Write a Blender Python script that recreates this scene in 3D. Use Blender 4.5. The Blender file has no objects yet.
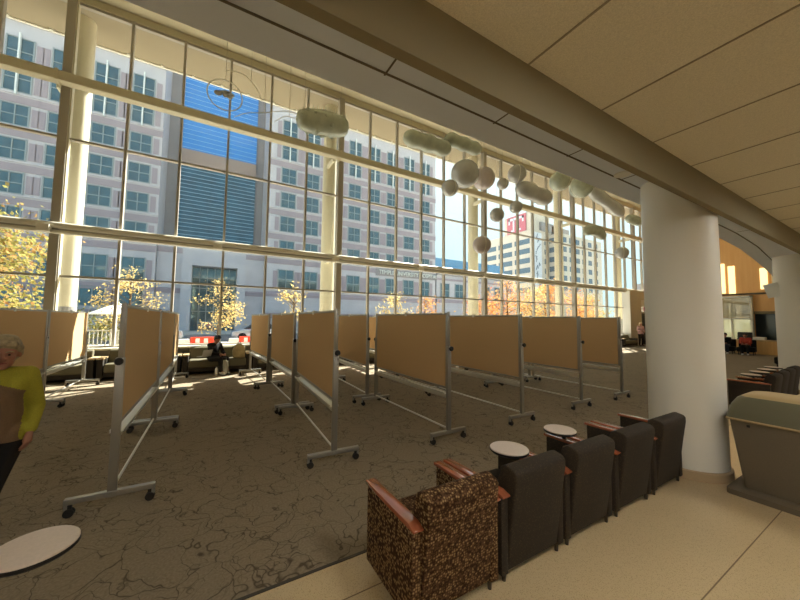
import bpy, bmesh, math, random
from mathutils import Vector, Matrix
R = math.radians
rnd = random.Random(7)
scene = bpy.context.scene
COL = scene.collection

# ------------------------------------------------------------------ camera
TH, PI_, RO, EYE, FPX = R(30.4), R(3.58), R(.62), 1.7, 321.0
fw = Vector((math.sin(TH)*math.cos(PI_), math.cos(TH)*math.cos(PI_), math.sin(PI_)))
rt0 = Vector((math.cos(TH), -math.sin(TH), 0)); up0 = rt0.cross(fw)
rt = rt0*math.cos(RO) + up0*math.sin(RO); up = -rt0*math.sin(RO) + up0*math.cos(RO)
cam = bpy.data.cameras.new('camera'); camo = bpy.data.objects.new('camera', cam); COL.objects.link(camo)
M = Matrix((rt, up, -fw)).transposed().to_4x4(); M.translation = Vector((0, 0, EYE)); camo.matrix_world = M
cam.sensor_fit = 'HORIZONTAL'; cam.sensor_width = 36; cam.lens = FPX/800*36; cam.clip_end = 2000; cam.clip_start = .02
scene.camera = camo

# ------------------------------------------------------------------ materials
def sl(c):
    return tuple(((v/255)/12.92 if v/255 <= .04045 else ((v/255+.055)/1.055)**2.4) for v in c)
def mat(name, c, rough=.6, metal=0, spec=.5, emit=None, es=0, noise=None, bump=None, srgb=True, coat=0, sheen=0):
    m = bpy.data.materials.new(name); m.use_nodes = True
    nt = m.node_tree; b = nt.nodes['Principled BSDF']
    col = sl(c) if srgb else c
    b.inputs['Base Color'].default_value = (*col, 1); b.inputs['Roughness'].default_value = rough
    b.inputs['Metallic'].default_value = metal; b.inputs['Specular IOR Level'].default_value = spec
    if coat: b.inputs['Coat Weight'].default_value = coat
    if sheen: b.inputs['Sheen Weight'].default_value = sheen
    if emit: b.inputs['Emission Color'].default_value = (*sl(emit), 1); b.inputs['Emission Strength'].default_value = es
    tc = nt.nodes.new('ShaderNodeTexCoord')
    if noise:
        sc, amt = noise
        n = nt.nodes.new('ShaderNodeTexNoise'); n.inputs['Scale'].default_value = sc; n.inputs['Detail'].default_value = 4
        nt.links.new(tc.outputs['Object'], n.inputs['Vector'])
        r = nt.nodes.new('ShaderNodeValToRGB')
        r.color_ramp.elements[0].position = .3; r.color_ramp.elements[1].position = .7
        r.color_ramp.elements[0].color = (*[v*(1-amt) for v in col], 1); r.color_ramp.elements[1].color = (*[min(1, v*(1+amt)) for v in col], 1)
        nt.links.new(n.outputs['Fac'], r.inputs['Fac']); nt.links.new(r.outputs['Color'], b.inputs['Base Color'])
    if bump:
        sc, st = bump
        n = nt.nodes.new('ShaderNodeTexNoise'); n.inputs['Scale'].default_value = sc
        nt.links.new(tc.outputs['Object'], n.inputs['Vector'])
        bp = nt.nodes.new('ShaderNodeBump'); bp.inputs['Strength'].default_value = st; bp.inputs['Distance'].default_value = .01
        nt.links.new(n.outputs['Fac'], bp.inputs['Height']); nt.links.new(bp.outputs['Normal'], b.inputs['Normal'])
    return m
def ramp(nt, stops, interp='LINEAR'):
    r = nt.nodes.new('ShaderNodeValToRGB'); cr = r.color_ramp; cr.interpolation = interp
    while len(cr.elements) < len(stops): cr.elements.new(.5)
    for e, (p, c) in zip(cr.elements, stops): e.position = p; e.color = (*sl(c), 1)
    return r
def mat_carpet():
    m = mat('carpet', (88, 76, 62), .95, spec=.1); nt = m.node_tree; b = nt.nodes['Principled BSDF']
    tc = nt.nodes.new('ShaderNodeTexCoord')
    n = nt.nodes.new('ShaderNodeTexNoise'); n.inputs['Scale'].default_value = 2.2; n.inputs['Detail'].default_value = 3
    nt.links.new(tc.outputs['Object'], n.inputs['Vector'])
    mx = nt.nodes.new('ShaderNodeVectorMath'); mx.operation = 'MULTIPLY_ADD'; mx.inputs[1].default_value = (.9, .9, .5)
    nt.links.new(n.outputs['Color'], mx.inputs[0]); nt.links.new(tc.outputs['Object'], mx.inputs[2])
    outs = []
    for sc, w in ((2.9, .012), (6.5, .022)):
        v = nt.nodes.new('ShaderNodeTexVoronoi'); v.feature = 'DISTANCE_TO_EDGE'; v.inputs['Scale'].default_value = sc
        nt.links.new(mx.outputs[0], v.inputs['Vector'])
        mr = nt.nodes.new('ShaderNodeMapRange'); mr.inputs['From Max'].default_value = w*(1.6 if sc < 3 else 1)
        nt.links.new(v.outputs['Distance'], mr.inputs['Value']); outs.append(mr)
    # the finer veins fade in and out with a second noise
    n2 = nt.nodes.new('ShaderNodeTexNoise'); n2.inputs['Scale'].default_value = 1.3; nt.links.new(tc.outputs['Object'], n2.inputs['Vector'])
    mr2 = nt.nodes.new('ShaderNodeMapRange'); mr2.inputs['From Min'].default_value = .4; mr2.inputs['From Max'].default_value = .6
    nt.links.new(n2.outputs['Fac'], mr2.inputs['Value'])
    mxx = nt.nodes.new('ShaderNodeMath'); mxx.operation = 'MAXIMUM'; nt.links.new(outs[1].outputs[0], mxx.inputs[0]); nt.links.new(mr2.outputs[0], mxx.inputs[1])
    mn = nt.nodes.new('ShaderNodeMath'); mn.operation = 'MINIMUM'; nt.links.new(outs[0].outputs[0], mn.inputs[0]); nt.links.new(mxx.outputs[0], mn.inputs[1])
    n3 = nt.nodes.new('ShaderNodeTexNoise'); n3.inputs['Scale'].default_value = 60; nt.links.new(tc.outputs['Object'], n3.inputs['Vector'])
    r = ramp(nt, ((.3, (128, 115, 96)), (.7, (146, 132, 112)))); nt.links.new(n3.outputs['Fac'], r.inputs['Fac'])
    mix = nt.nodes.new('ShaderNodeMix'); mix.data_type = 'RGBA'; mix.inputs['A'].default_value = (*sl((84, 73, 58)), 1)
    nt.links.new(mn.outputs[0], mix.inputs['Factor']); nt.links.new(r.outputs['Color'], mix.inputs['B'])
    nt.links.new(mix.outputs['Result'], b.inputs['Base Color']); return m
def mat_speck(name, base, sp1, sp2, scale, rough=.35, amt=.12):
    m = mat(name, base, rough, spec=.4); nt = m.node_tree; b = nt.nodes['Principled BSDF']
    tc = nt.nodes.new('ShaderNodeTexCoord')
    v = nt.nodes.new('ShaderNodeTexVoronoi'); v.inputs['Scale'].default_value = scale; nt.links.new(tc.outputs['Object'], v.inputs['Vector'])
    sx = nt.nodes.new('ShaderNodeSeparateColor'); nt.links.new(v.outputs['Color'], sx.inputs[0])
    r = ramp(nt, ((0, sp1), (amt, base), (1-amt, base), (1, sp2)), 'CONSTANT'); nt.links.new(sx.outputs[0], r.inputs['Fac'])
    n = nt.nodes.new('ShaderNodeTexNoise'); n.inputs['Scale'].default_value = 1.5; nt.links.new(tc.outputs['Object'], n.inputs['Vector'])
    mx = nt.nodes.new('ShaderNodeMix'); mx.data_type = 'RGBA'; mx.blend_type = 'MULTIPLY'; mx.inputs['Factor'].default_value = .25
    nt.links.new(r.outputs['Color'], mx.inputs['A']); nt.links.new(n.outputs['Color'], mx.inputs['B'])
    nt.links.new(r.outputs['Color'], b.inputs['Base Color']); return m
def mat_pattern():
    m = mat('patterned_upholstery', (80, 55, 35), .9, spec=.15); nt = m.node_tree; b = nt.nodes['Principled BSDF']
    tc = nt.nodes.new('ShaderNodeTexCoord')
    v = nt.nodes.new('ShaderNodeTexVoronoi'); v.inputs['Scale'].default_value = 62; v.inputs['Randomness'].default_value = .6
    nt.links.new(tc.outputs['Object'], v.inputs['Vector'])
    r = ramp(nt, ((0, (168, 146, 104)), (.28, (140, 114, 76)), (.42, (104, 76, 50)), (.55, (82, 58, 38)))); nt.links.new(v.outputs['Distance'], r.inputs['Fac'])
    sx = nt.nodes.new('ShaderNodeSeparateColor'); nt.links.new(v.outputs['Color'], sx.inputs[0])
    r2 = ramp(nt, ((0, (120, 88, 64)), (.4, (255, 255, 255)), (1, (255, 235, 200))), 'CONSTANT'); nt.links.new(sx.outputs[0], r2.inputs['Fac'])
    mx = nt.nodes.new('ShaderNodeMix'); mx.data_type = 'RGBA'; mx.blend_type = 'MULTIPLY'; mx.inputs['Factor'].default_value = .75
    nt.links.new(r.outputs['Color'], mx.inputs['A']); nt.links.new(r2.outputs['Color'], mx.inputs['B'])
    nt.links.new(mx.outputs['Result'], b.inputs['Base Color']); return m
def mat_wood(name, c1, c2, scale=6, rough=.35, axis=1):
    m = mat(name, c1, rough, spec=.5); nt = m.node_tree; b = nt.nodes['Principled BSDF']
    tc = nt.nodes.new('ShaderNodeTexCoord'); mp = nt.nodes.new('ShaderNodeMapping')
    s = [scale*5]*3; s[axis] = scale*.4; mp.inputs['Scale'].default_value = s
    nt.links.new(tc.outputs['Object'], mp.inputs['Vector'])
    n = nt.nodes.new('ShaderNodeTexNoise'); n.inputs['Scale'].default_value = 1; n.inputs['Detail'].default_value = 5; nt.links.new(mp.outputs[0], n.inputs['Vector'])
    r = ramp(nt, ((.3, c1), (.7, c2))); nt.links.new(n.outputs['Fac'], r.inputs['Fac']); nt.links.new(r.outputs['Color'], b.inputs['Base Color']); return m
def mat_glass(name='window_glass', tint=(.94, .97, .97), refl=.06):
    m = bpy.data.materials.new(name); m.use_nodes = True; nt = m.node_tree; nt.nodes.clear()
    o = nt.nodes.new('ShaderNodeOutputMaterial'); t = nt.nodes.new('ShaderNodeBsdfTransparent'); t.inputs[0].default_value = (*tint, 1)
    g = nt.nodes.new('ShaderNodeBsdfGlossy'); g.inputs['Roughness'].default_value = .02
    mx = nt.nodes.new('ShaderNodeMixShader'); mx.inputs[0].default_value = refl
    nt.links.new(t.outputs[0], mx.inputs[1]); nt.links.new(g.outputs[0], mx.inputs[2]); nt.links.new(mx.outputs[0], o.inputs[0]); return m
def mat_leaf(name, c1, c2, c3):
    m = bpy.data.materials.new(name); m.use_nodes = True; nt = m.node_tree; nt.nodes.clear()
    o = nt.nodes.new('ShaderNodeOutputMaterial'); gi = nt.nodes.new('ShaderNodeTexCoord')
    n = nt.nodes.new('ShaderNodeTexNoise'); n.inputs['Scale'].default_value = 2.5; n.inputs['Detail'].default_value = 6; nt.links.new(gi.outputs['Object'], n.inputs['Vector'])
    r = ramp(nt, ((.35, c1), (.5, c2), (.65, c3))); nt.links.new(n.outputs['Fac'], r.inputs['Fac'])
    d = nt.nodes.new('ShaderNodeBsdfDiffuse'); t = nt.nodes.new('ShaderNodeBsdfTranslucent')
    for x in (d, t): nt.links.new(r.outputs['Color'], x.inputs['Color'])
    mx = nt.nodes.new('ShaderNodeMixShader'); mx.inputs[0].default_value = .5
    nt.links.new(d.outputs[0], mx.inputs[1]); nt.links.new(t.outputs[0], mx.inputs[2]); nt.links.new(mx.outputs[0], o.inputs[0]); return m

MT = dict(
    carpet=mat_carpet(), terrazzo=mat_speck('terrazzo', (198, 174, 134), (172, 148, 110), (216, 196, 160), 240, .3),
    joint=mat('terrazzo_joint', (120, 98, 70), .5),
    tile=mat('acoustic_tile', (222, 214, 194), .95, spec=.1, noise=(160, .12)), grid=mat('tile_joint', (158, 148, 126), .9, spec=.1),
    bulk=mat('bulkhead_paint', (140, 130, 104), .8, spec=.2), soffit=mat('soffit_paint', (224, 230, 238), .7, spec=.2),
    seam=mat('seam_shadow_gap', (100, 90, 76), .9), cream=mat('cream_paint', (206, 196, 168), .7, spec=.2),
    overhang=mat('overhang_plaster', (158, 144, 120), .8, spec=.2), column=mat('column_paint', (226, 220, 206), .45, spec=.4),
    outcol=mat('exterior_column_paint', (226, 214, 184), .5), colbase=mat('column_base', (176, 152, 118), .5),
    mullion=mat('bronze_mullion', (172, 164, 150), .45, spec=.5), beam=mat('cream_beam', (206, 196, 168), .5), band=mat('grey_band', (222, 216, 200), .4),
    ledge=mat('white_ledge', (232, 228, 214), .4), wallp=mat('wall_paint', (206, 196, 174), .8, spec=.2), white=mat('white_paint', (232, 230, 222), .6),
    glass=mat_glass(),
    alu=mat('brushed_aluminium', (170, 166, 156), .38, metal=.75), alul=mat('bright_aluminium', (226, 224, 216), .3, metal=.6),
    cork=mat('tan_tackboard_fabric', (206, 172, 128), .95, spec=.1, noise=(220, .08)),
    black=mat('black_plastic', (24, 22, 20), .5), rubber=mat('caster_rubber', (34, 30, 27), .6),
    pattern=mat_pattern(), dark=mat_speck('dark_upholstery', (46, 37, 26), (66, 54, 37), (34, 26, 18), 170, .85), 
    wood=mat_wood('cherry_wood_arm', (150, 80, 52), (172, 98, 66), 6, .14), tablet=mat('tablet_laminate', (206, 186, 170), .3, noise=(90, .05)),
    legm=mat('dark_metal_leg', (70, 62, 52), .4, metal=.6),
    bin=mat('bin_grey_brown', (104, 92, 74), .6, noise=(120, .06)), binlid=mat('bin_lid_olive', (100, 96, 72), .5), bintop=mat('bin_lid_tan', (170, 146, 104), .5),
    pearl=mat('pearl_balloon', (188, 188, 186), .2, spec=.7, metal=.1, noise=(3, .1)), pearlg=mat('greenish_balloon', (184, 190, 172), .25, spec=.6, noise=(4, .14)),
    pearlp=mat('pinkish_balloon', (196, 184, 184), .2, spec=.7, noise=(3, .1)), wire=mat('thin_wire', (190, 180, 160), .4, metal=.3), wirew=mat('white_wire', (236, 232, 216), .4),
    sofa=mat('olive_sofa_fabric', (104, 98, 76), .85, noise=(90, .08)), sofad=mat('dark_sofa_base', (46, 38, 28), .8), lwood=mat_wood('light_wood', (192, 164, 120), (212, 184, 140), 5, .35),
    woodwall=mat_wood('honey_wood_panel', (232, 176, 112), (240, 190, 126), 1.2, .5, axis=2), desk=mat_wood('reception_desk_wood', (214, 166, 100), (226, 182, 116), 2, .4, axis=2),
    slit=mat('lit_wall_slot', (255, 240, 200), .5, emit=(255, 226, 160), es=.62), lamp=mat('lit_diffuser', (255, 244, 220), .5, emit=(250, 250, 244), es=17.5),
    glowcase=mat('case_back_added_glow', (236, 228, 190), .5, emit=(236, 226, 176), es=.16),  # glow added to the panel to brighten the case in the dark lobby
    downl=mat('downlight_lens', (240, 236, 220), .3, emit=(255, 244, 220), es=1.0),
    skin=mat('skin', (158, 108, 84), .55), skind=mat('skin_dark', (112, 76, 56), .55), lips=mat('lips', (140, 70, 62), .5), eye=mat('eye', (30, 24, 20), .2),
    hairg=mat('ash_blond_hair', (156, 140, 108), .6, noise=(40, .3)), haird=mat('dark_hair', (30, 24, 20), .6), hairb=mat('light_hair', (206, 186, 150), .6),
    lime=mat('olive_lime_knit', (158, 150, 44), .9, noise=(120, .12)), taupe=mat('taupe_knit', (118, 92, 66), .9, noise=(120, .12)), blackc=mat('black_cloth', (20, 16, 13), .9),
    pink=mat('pinkish_top', (190, 150, 150), .9), greyc=mat('grey_cloth', (96, 92, 92), .9), jean=mat('dark_denim', (44, 48, 60), .9), redc=mat('red_cloth', (176, 66, 50), .9), whitec=mat('white_cloth', (230, 228, 222), .8),
    tanbag=mat('tan_backpack_canvas', (176, 158, 116), .9, noise=(30, .15)), silver=mat('silver_jar', (190, 184, 170), .25, metal=.7),
    stone=mat('pale_stone', (200, 194, 196), .85, noise=(.6, .06)), stonep=mat('pinkish_stone_band', (166, 152, 157), .85, noise=(.6, .06)), stoneg=mat('grey_stone', (150, 144, 144), .85, noise=(.5, .06)),
    pane=mat('blue_window_pane', (92, 116, 124), .06, metal=.4, spec=.6, noise=(.9, .25)), wframe=mat('window_frame_grey', (150, 156, 156), .5), fin=mat('white_window_fin', (236, 236, 230), .4),
    blueg=mat('bright_blue_glass', (78, 156, 226), .1, metal=.35, spec=.8), tealg=mat('teal_glass', (66, 104, 122), .12, metal=.35, noise=(.7, .3)), glassline=mat('spandrel_line', (190, 206, 214), .4),
    parapet=mat('pale_blue_glass', (120, 164, 196), .15, metal=.2), brick=mat('brown_stone_band', (172, 150, 138), .85), 
    concrete=mat('concrete', (206, 196, 178), .85, noise=(.4, .06)), concd=mat('dark_concrete', (150, 146, 142), .85), strip=mat('window_strip', (104, 124, 136), .2, metal=.2),  # concrete and window strips paled for haze; the other concrete is only darker
    red=mat('red_sign', (196, 112, 122), .6), banner=mat('banner_white', (214, 218, 222), .7), bannerd=mat('banner_grey', (120, 132, 144), .7),  # sign red washed out to put haze into its colour
    pave=mat('pavement', (190, 184, 172), .9, noise=(1.2, .08)), asph=mat('asphalt', (120, 118, 116), .9), bark=mat('bark', (92, 74, 56), .9),
    leafy=mat_leaf('yellow_leaves', (196, 166, 100), (212, 188, 128), (182, 160, 104)), leafg=mat_leaf('green_gold_leaves', (140, 140, 78), (170, 160, 96), (190, 140, 92)), leafo=mat_leaf('orange_leaves', (206, 140, 80), (214, 170, 104), (200, 100, 70)),
    redo=mat('red_orange_plastic', (236, 70, 40), .5), fence=mat('fence_metal', (196, 190, 178), .5), carw=mat('car_paint_pale', (206, 208, 212), .25, metal=.3), carg=mat('car_glass', (50, 60, 70), .1), tyre=mat('tyre', (28, 28, 28), .8),
    umb=mat('umbrella_canvas', (240, 236, 222), .8), hedge=mat_leaf('hedge_leaves', (92, 96, 52), (120, 118, 66), (150, 128, 76)),
)

MT['wood'].node_tree.nodes['Principled BSDF'].inputs['Coat Weight'].default_value = 1.0
MT['wood'].node_tree.nodes['Principled BSDF'].inputs['Coat Roughness'].default_value = .12
# ------------------------------------------------------------------ mesh builder
class MB:
    def __init__(s): s.v = []; s.f = []; s.mi = []; s.sm = []
    def addbm(s, bm, mi=0, smooth=False, M=None):
        if M is not None: bmesh.ops.transform(bm, matrix=M, verts=bm.verts)
        bm.verts.ensure_lookup_table(); o = len(s.v)
        bm.verts.index_update()
        s.v += [tuple(v.co) for v in bm.verts]
        for f in bm.faces: s.f.append([o+v.index for v in f.verts]); s.mi.append(mi); s.sm.append(smooth)
        bm.free(); return s
    def box(s, a, b, bev=0, mi=0, M=None, seg=2):
        bm = bmesh.new(); bmesh.ops.create_cube(bm, size=1)
        c = [(a[i]+b[i])/2 for i in range(3)]; d = [abs(b[i]-a[i]) for i in range(3)]
        bmesh.ops.scale(bm, vec=d, verts=bm.verts); bmesh.ops.translate(bm, vec=c, verts=bm.verts)
        if bev: bmesh.ops.bevel(bm, geom=list(bm.edges), offset=bev, segments=seg, affect='EDGES', profile=.5)
        return s.addbm(bm, mi, bool(bev), M)
    def prism(s, prof, axis, a, b, bev=0, mi=0, seg=2, M=None):
        bm = bmesh.new(); vs = []
        def P(u, v, t): return {0: (t, u, v), 1: (u, t, v), 2: (u, v, t)}[axis]
        va = [bm.verts.new(P(u, v, a)) for u, v in prof]; vb = [bm.verts.new(P(u, v, b)) for u, v in prof]; n = len(prof)
        bm.faces.new(va); bm.faces.new(vb[::-1])
        for i in range(n): bm.faces.new((va[i], vb[i], vb[(i+1) % n], va[(i+1) % n]))
        bmesh.ops.recalc_face_normals(bm, faces=bm.faces)
        if bev: bmesh.ops.bevel(bm, geom=list(bm.edges), offset=bev, segments=seg, affect='EDGES', profile=.5)
        return s.addbm(bm, mi, bool(bev), M)
    def cyl(s, p0, p1, r0, r1=None, n=16, mi=0, cap=True):
        r1 = r0 if r1 is None else r1; p0 = Vector(p0); p1 = Vector(p1); d = p1-p0
        bm = bmesh.new(); bmesh.ops.create_cone(bm, cap_ends=cap, segments=n, radius1=r0, radius2=r1, depth=d.length)
        Mx = Matrix.Translation((p0+p1)/2) @ d.to_track_quat('Z', 'Y').to_matrix().to_4x4()
        return s.addbm(bm, mi, True, Mx)
    def ell(s, c, r, n=16, mi=0, M=None):
        bm = bmesh.new(); bmesh.ops.create_uvsphere(bm, u_segments=n, v_segments=max(6, n*2//3), radius=1)
        if not hasattr(r, '__len__'): r = (r, r, r)
        bmesh.ops.scale(bm, vec=r, verts=bm.verts)
        if M is not None: bmesh.ops.transform(bm, matrix=M, verts=bm.verts)
        bmesh.ops.translate(bm, vec=c, verts=bm.verts); return s.addbm(bm, mi, True)
    def lathe(s, prof, n=24, mi=0, c=(0, 0, 0)):
        bm = bmesh.new(); rings = []
        for r, z in prof: rings.append([bm.verts.new((c[0]+r*math.cos(2*math.pi*i/n), c[1]+r*math.sin(2*math.pi*i/n), c[2]+z)) for i in range(n)])
        for k in range(len(rings)-1):
            for i in range(n): bm.faces.new((rings[k][i], rings[k][(i+1) % n], rings[k+1][(i+1) % n], rings[k+1][i]))
        bm.faces.new(rings[0][::-1]); bm.faces.new(rings[-1]); return s.addbm(bm, mi, True)
    def tube(s, pts, r, n=8, mi=0, closed=False):
        pts = [Vector(p) for p in pts]; bm = bmesh.new(); rings = []; N = len(pts); nrm = None
        for i, p in enumerate(pts):
            a = pts[i-1] if (i > 0 or closed) else p; b = pts[(i+1) % N] if (i < N-1 or closed) else p
            t = (b-a).normalized()
            if nrm is None: nrm = t.orthogonal().normalized()
            nrm = (nrm-t*nrm.dot(t)).normalized(); bi = t.cross(nrm)
            rr = r[i] if hasattr(r, '__len__') else r
            rings.append([bm.verts.new(p+(nrm*math.cos(2*math.pi*k/n)+bi*math.sin(2*math.pi*k/n))*rr) for k in range(n)])
        for i in range(N if closed else N-1):
            A, B = rings[i], rings[(i+1) % N]
            for k in range(n): bm.faces.new((A[k], A[(k+1) % n], B[(k+1) % n], B[k]))
        if not closed: bm.faces.new(rings[0][::-1]); bm.faces.new(rings[-1])
        return s.addbm(bm, mi, True)
    def quad(s, a, b, c, d, mi=0): o = len(s.v); s.v += [tuple(a), tuple(b), tuple(c), tuple(d)]; s.f.append([o, o+1, o+2, o+3]); s.mi.append(mi); s.sm.append(False); return s
    def mesh(s, name, mats):
        me = bpy.data.meshes.new(name); me.from_pydata(s.v, [], s.f)
        for m in (mats if isinstance(mats, (list, tuple)) else [mats]): me.materials.append(MT[m] if isinstance(m, str) else m)
        me.polygons.foreach_set('material_index', s.mi); me.polygons.foreach_set('use_smooth', s.sm)
        me.update()
        if any(s.sm): me.set_sharp_from_angle(angle=R(38))
        return me
    def build(s, name, mats, parent=None, loc=None):
        o = bpy.data.objects.new(name, s.mesh(name, mats)); COL.objects.link(o)
        if parent: o.parent = parent
        if loc: o.location = loc
        return o
def empty(name, label, cat, loc=(0, 0, 0), rz=0, group=None):
    o = bpy.data.objects.new(name, None); COL.objects.link(o); o.location = loc; o.rotation_euler = (0, 0, rz); o.empty_display_size = .1
    o['label'] = label; o['category'] = cat
    if group: o['group'] = group
    return o
def tag(o, label, cat, group=None):
    o['label'] = label; o['category'] = cat
    if group: o['group'] = group
    return o
def struct(o, label=None, cat=None):
    o['kind'] = 'structure'
    if label: o['label'] = label
    if cat: o['category'] = cat
    return o
def kids(o): return [x for x in bpy.data.objects if x.parent == o]
def copy_tree(o, parent=None):
    c = o.copy(); COL.objects.link(c)
    if parent: c.parent = parent
    for ch in kids(o): copy_tree(ch, c)
    return c
def text_mesh(name, txt, size, ext, material, parent, loc, rot, align='CENTER', width=None):
    cu = bpy.data.curves.new(name, 'FONT'); cu.body = txt; cu.size = size; cu.extrude = ext; cu.align_x = align; cu.align_y = 'CENTER'
    t = bpy.data.objects.new(name, cu); COL.objects.link(t)
    dg = bpy.context.evaluated_depsgraph_get(); me = bpy.data.meshes.new_from_object(t.evaluated_get(dg)); bpy.data.objects.remove(t)
    me.materials.clear(); me.materials.append(MT[material])
    if width:
        xs = [v.co.x for v in me.vertices]; k = width/(max(xs)-min(xs))
        for v in me.vertices: v.co.x *= k
    o = bpy.data.objects.new(name, me); COL.objects.link(o); o.parent = parent; o.location = loc; o.rotation_euler = rot; return o

WY = 12.6           # plane of the window wall
# ------------------------------------------------------------------ setting: floor
f = MB(); TE = 2.25
f.box((-14, TE, -.2), (40, WY+.1, 0), mi=0); f.box((-14, -7, -.2), (40, TE, 0), mi=1)
for y in (-3.5, -2.4, -1.3, -.25, .85, 1.94): f.box((-14, y-.0035, -.01), (40, y+.0035, .0012), mi=2)
f.box((-14, TE-.012, -.01), (40, TE+.012, .004), mi=3)
struct(f.build('floor', ['carpet', 'terrazzo', 'joint', 'legm']), 'dark veined carpet meeting a tan terrazzo strip', 'floor')

# ------------------------------------------------------------------ setting: ceilings
CT = 3.24; BULK = 1.2; SOF = 3.45
c = MB(); c.box((-14, -7, CT), (40, BULK, CT+.1), mi=0)
x = 1.58-.806*19
while x < 40: c.box((x-.006, -7, CT-.004), (x+.006, BULK, CT+.01), mi=1); x += .806
for y in (-.62, -2.44, -4.26, -6.08): c.box((-14, y-.009, CT-.004), (40, y+.009, CT+.01), mi=1)
struct(c.build('ceiling', ['tile', 'grid']))
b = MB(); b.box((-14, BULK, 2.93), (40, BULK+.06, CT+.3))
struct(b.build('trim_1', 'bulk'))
# soffit: panels with dark gaps, its outer edge swinging outwards to the right
edge = [(-14, 2.24), (2, 2.22), (7, 2.24), (8.7, 2.27), (10.6, 2.38), (12.8, 2.6), (14.9, 2.83), (17.2, 3.1), (20, 3.5), (26, 4.6), (40, 8)]
s = MB()
def strip(y0f, y1f, z0, z1, mi):
    for (xa, ya), (xb, yb) in zip(edge, edge[1:]):
        y0a, y0b, y1a, y1b = y0f(ya), y0f(yb), y1f(ya), y1f(yb)
        bm = bmesh.new(); vs = [bm.verts.new(p) for p in ((xa, y0a, z0), (xb, y0b, z0), (xb, y1b, z0), (xa, y1a, z0), (xa, y0a, z1), (xb, y0b, z1), (xb, y1b, z1), (xa, y1a, z1))]
        for q in ((3, 2, 1, 0), (4, 5, 6, 7), (0, 1, 5, 4), (1, 2, 6, 5), (2, 3, 7, 6), (3, 0, 4, 7)): bm.faces.new([vs[i] for i in q])
        s.addbm(bm, mi)
strip(lambda y: BULK+.04, lambda y: y-.29, SOF, SOF+.12, 0)
strip(lambda y: y-.292, lambda y: y-.273, SOF-.003, SOF+.1, 1)
strip(lambda y: y-.275, lambda y: y, SOF, SOF+.12, 0)
for x in [-.1-1.09*k for k in range(1, 12)] + [-.1, 1.0, 2.09, 3.18, 4.27, 8.6, 12.6]:
    s.box((x-.007, BULK+.06, SOF-.002), (x+.007, 1.96, SOF+.02), mi=1)
struct(s.build('trim_2', ['soffit', 'seam']))
# tall wall above the soffit and the high ceiling of the hall
ZA = 11.2
w = MB()
for (xa, ya), (xb, yb) in zip(edge, edge[1:]):
    w.quad((xa, ya-.02, SOF+.1), (xb, yb-.02, SOF+.1), (xb, yb-.02, ZA), (xa, ya-.02, ZA)); w.quad((xa, ya-.12, ZA), (xb, yb-.12, ZA), (xb, yb-.12, SOF+.1), (xa, ya-.12, SOF+.1))
struct(w.build('wall_inner', 'cream'))
c = MB(); c.box((-14, 1.2, ZA), (40, WY+.2, ZA+.2))
struct(c.build('ceiling_high', 'cream'))
struct(MB().box((-14, -7.2, 0), (40, -7, CT)).build('wall_back', 'wallp'))
struct(MB().box((-14.2, -7, 0), (-14, WY, ZA)).build('wall_left', 'wallp'))
# ------------------------------------------------------------------ window wall
sill = MB(); sill.box((-14, WY-.1, 0), (36, WY+.12, .76)); struct(sill.build('wall_front', 'wallp'))
struct(MB().box((-14, WY-.42, .75), (27.1, WY+.14, .81), bev=.01).build('trim_3', 'ledge'))
struct(MB().box((-14, WY-.12, 10.97), (36, WY+.12, ZA)).build('trim_4', 'cream'))
LV = [.81, 2.83, 4.2, 6.8, 8.47, 10.95]
gm = MB()
for z0, z1 in zip(LV, LV[1:]): gm.box((.04, -.008, z0+.03), (1.33, .008, z1-.03))
glass_me = gm.mesh('window', 'glass')
thin = MB().box((-.035, -.11, .8), (.035, .05, 10.97)).mesh('mullion', 'mullion')
thick = MB().box((-.1, -.2, .8), (.1, .05, 10.97), mi=0).box((.1, -.16, .8), (.13, .0, 10.97), mi=1).mesh('mullion', ['mullion', 'beam'])
trs = []
for z, h in ((.83, .05), (2.83, .06), (6.8, .06), (10.94, .1)): trs.append(MB().box((0, -.09, z-h/2), (1.37, .04, z+h/2)).mesh('transom', 'mullion'))
n = 0
for k in range(-9, 26):
    n += 1; X = .27+1.37*k
    o = bpy.data.objects.new('window_%d' % n, glass_me); COL.objects.link(o); o.location = (X, WY, 0); o['kind'] = 'structure'
    m = bpy.data.objects.new('mullion', thick if (k+3) % 6 == 0 else thin); COL.objects.link(m); m.parent = o
    for t in trs: q = bpy.data.objects.new('transom', t); COL.objects.link(q); q.parent = o
bm_ = MB(); bm_.box((-14, WY-.52, 8.22), (36, WY-.22, 8.5), bev=.03)
for k in range(-9, 26, 6):
    X = .27+1.37*(k+6); bm_.box((X-.14, WY-.54, 8.2), (X-.08, WY-.1, 8.52))
struct(bm_.build('trim_5', 'beam'))
bd = MB(); bd.cyl((-14, WY-.24, 4.22), (36, WY-.24, 4.22), .085, n=20, mi=0); bd.box((-14, WY-.2, 4.08), (36, WY-.12, 4.16), mi=1); bd.cyl((-14, WY-.26, 4.03), (36, WY-.26, 4.03), .055, n=16, mi=0)
for k in range(-9, 26):
    X = .27+1.37*k
    if (k+3) % 3 == 0: bd.box((X-.3, WY-.4, 4.0), (X-.05, WY-.1, 4.2), bev=.01, mi=0)
struct(bd.build('trim_6', ['band', 'mullion']))
# outside overhang and its slim edge
oh = MB(); oh.box((-20, WY+.14, 11.3), (44, 14.75, 11.7), mi=0); oh.box((-20, 14.75, 11.26), (44, 14.83, 11.7), mi=1)
for i in range(60): oh.cyl((-20+i*1.0, 14.7, 11.24), (-20+i*1.0, 14.7, 11.31), .05, n=8, mi=1)
struct(oh.build('trim_7', ['overhang', 'ledge']))
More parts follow.
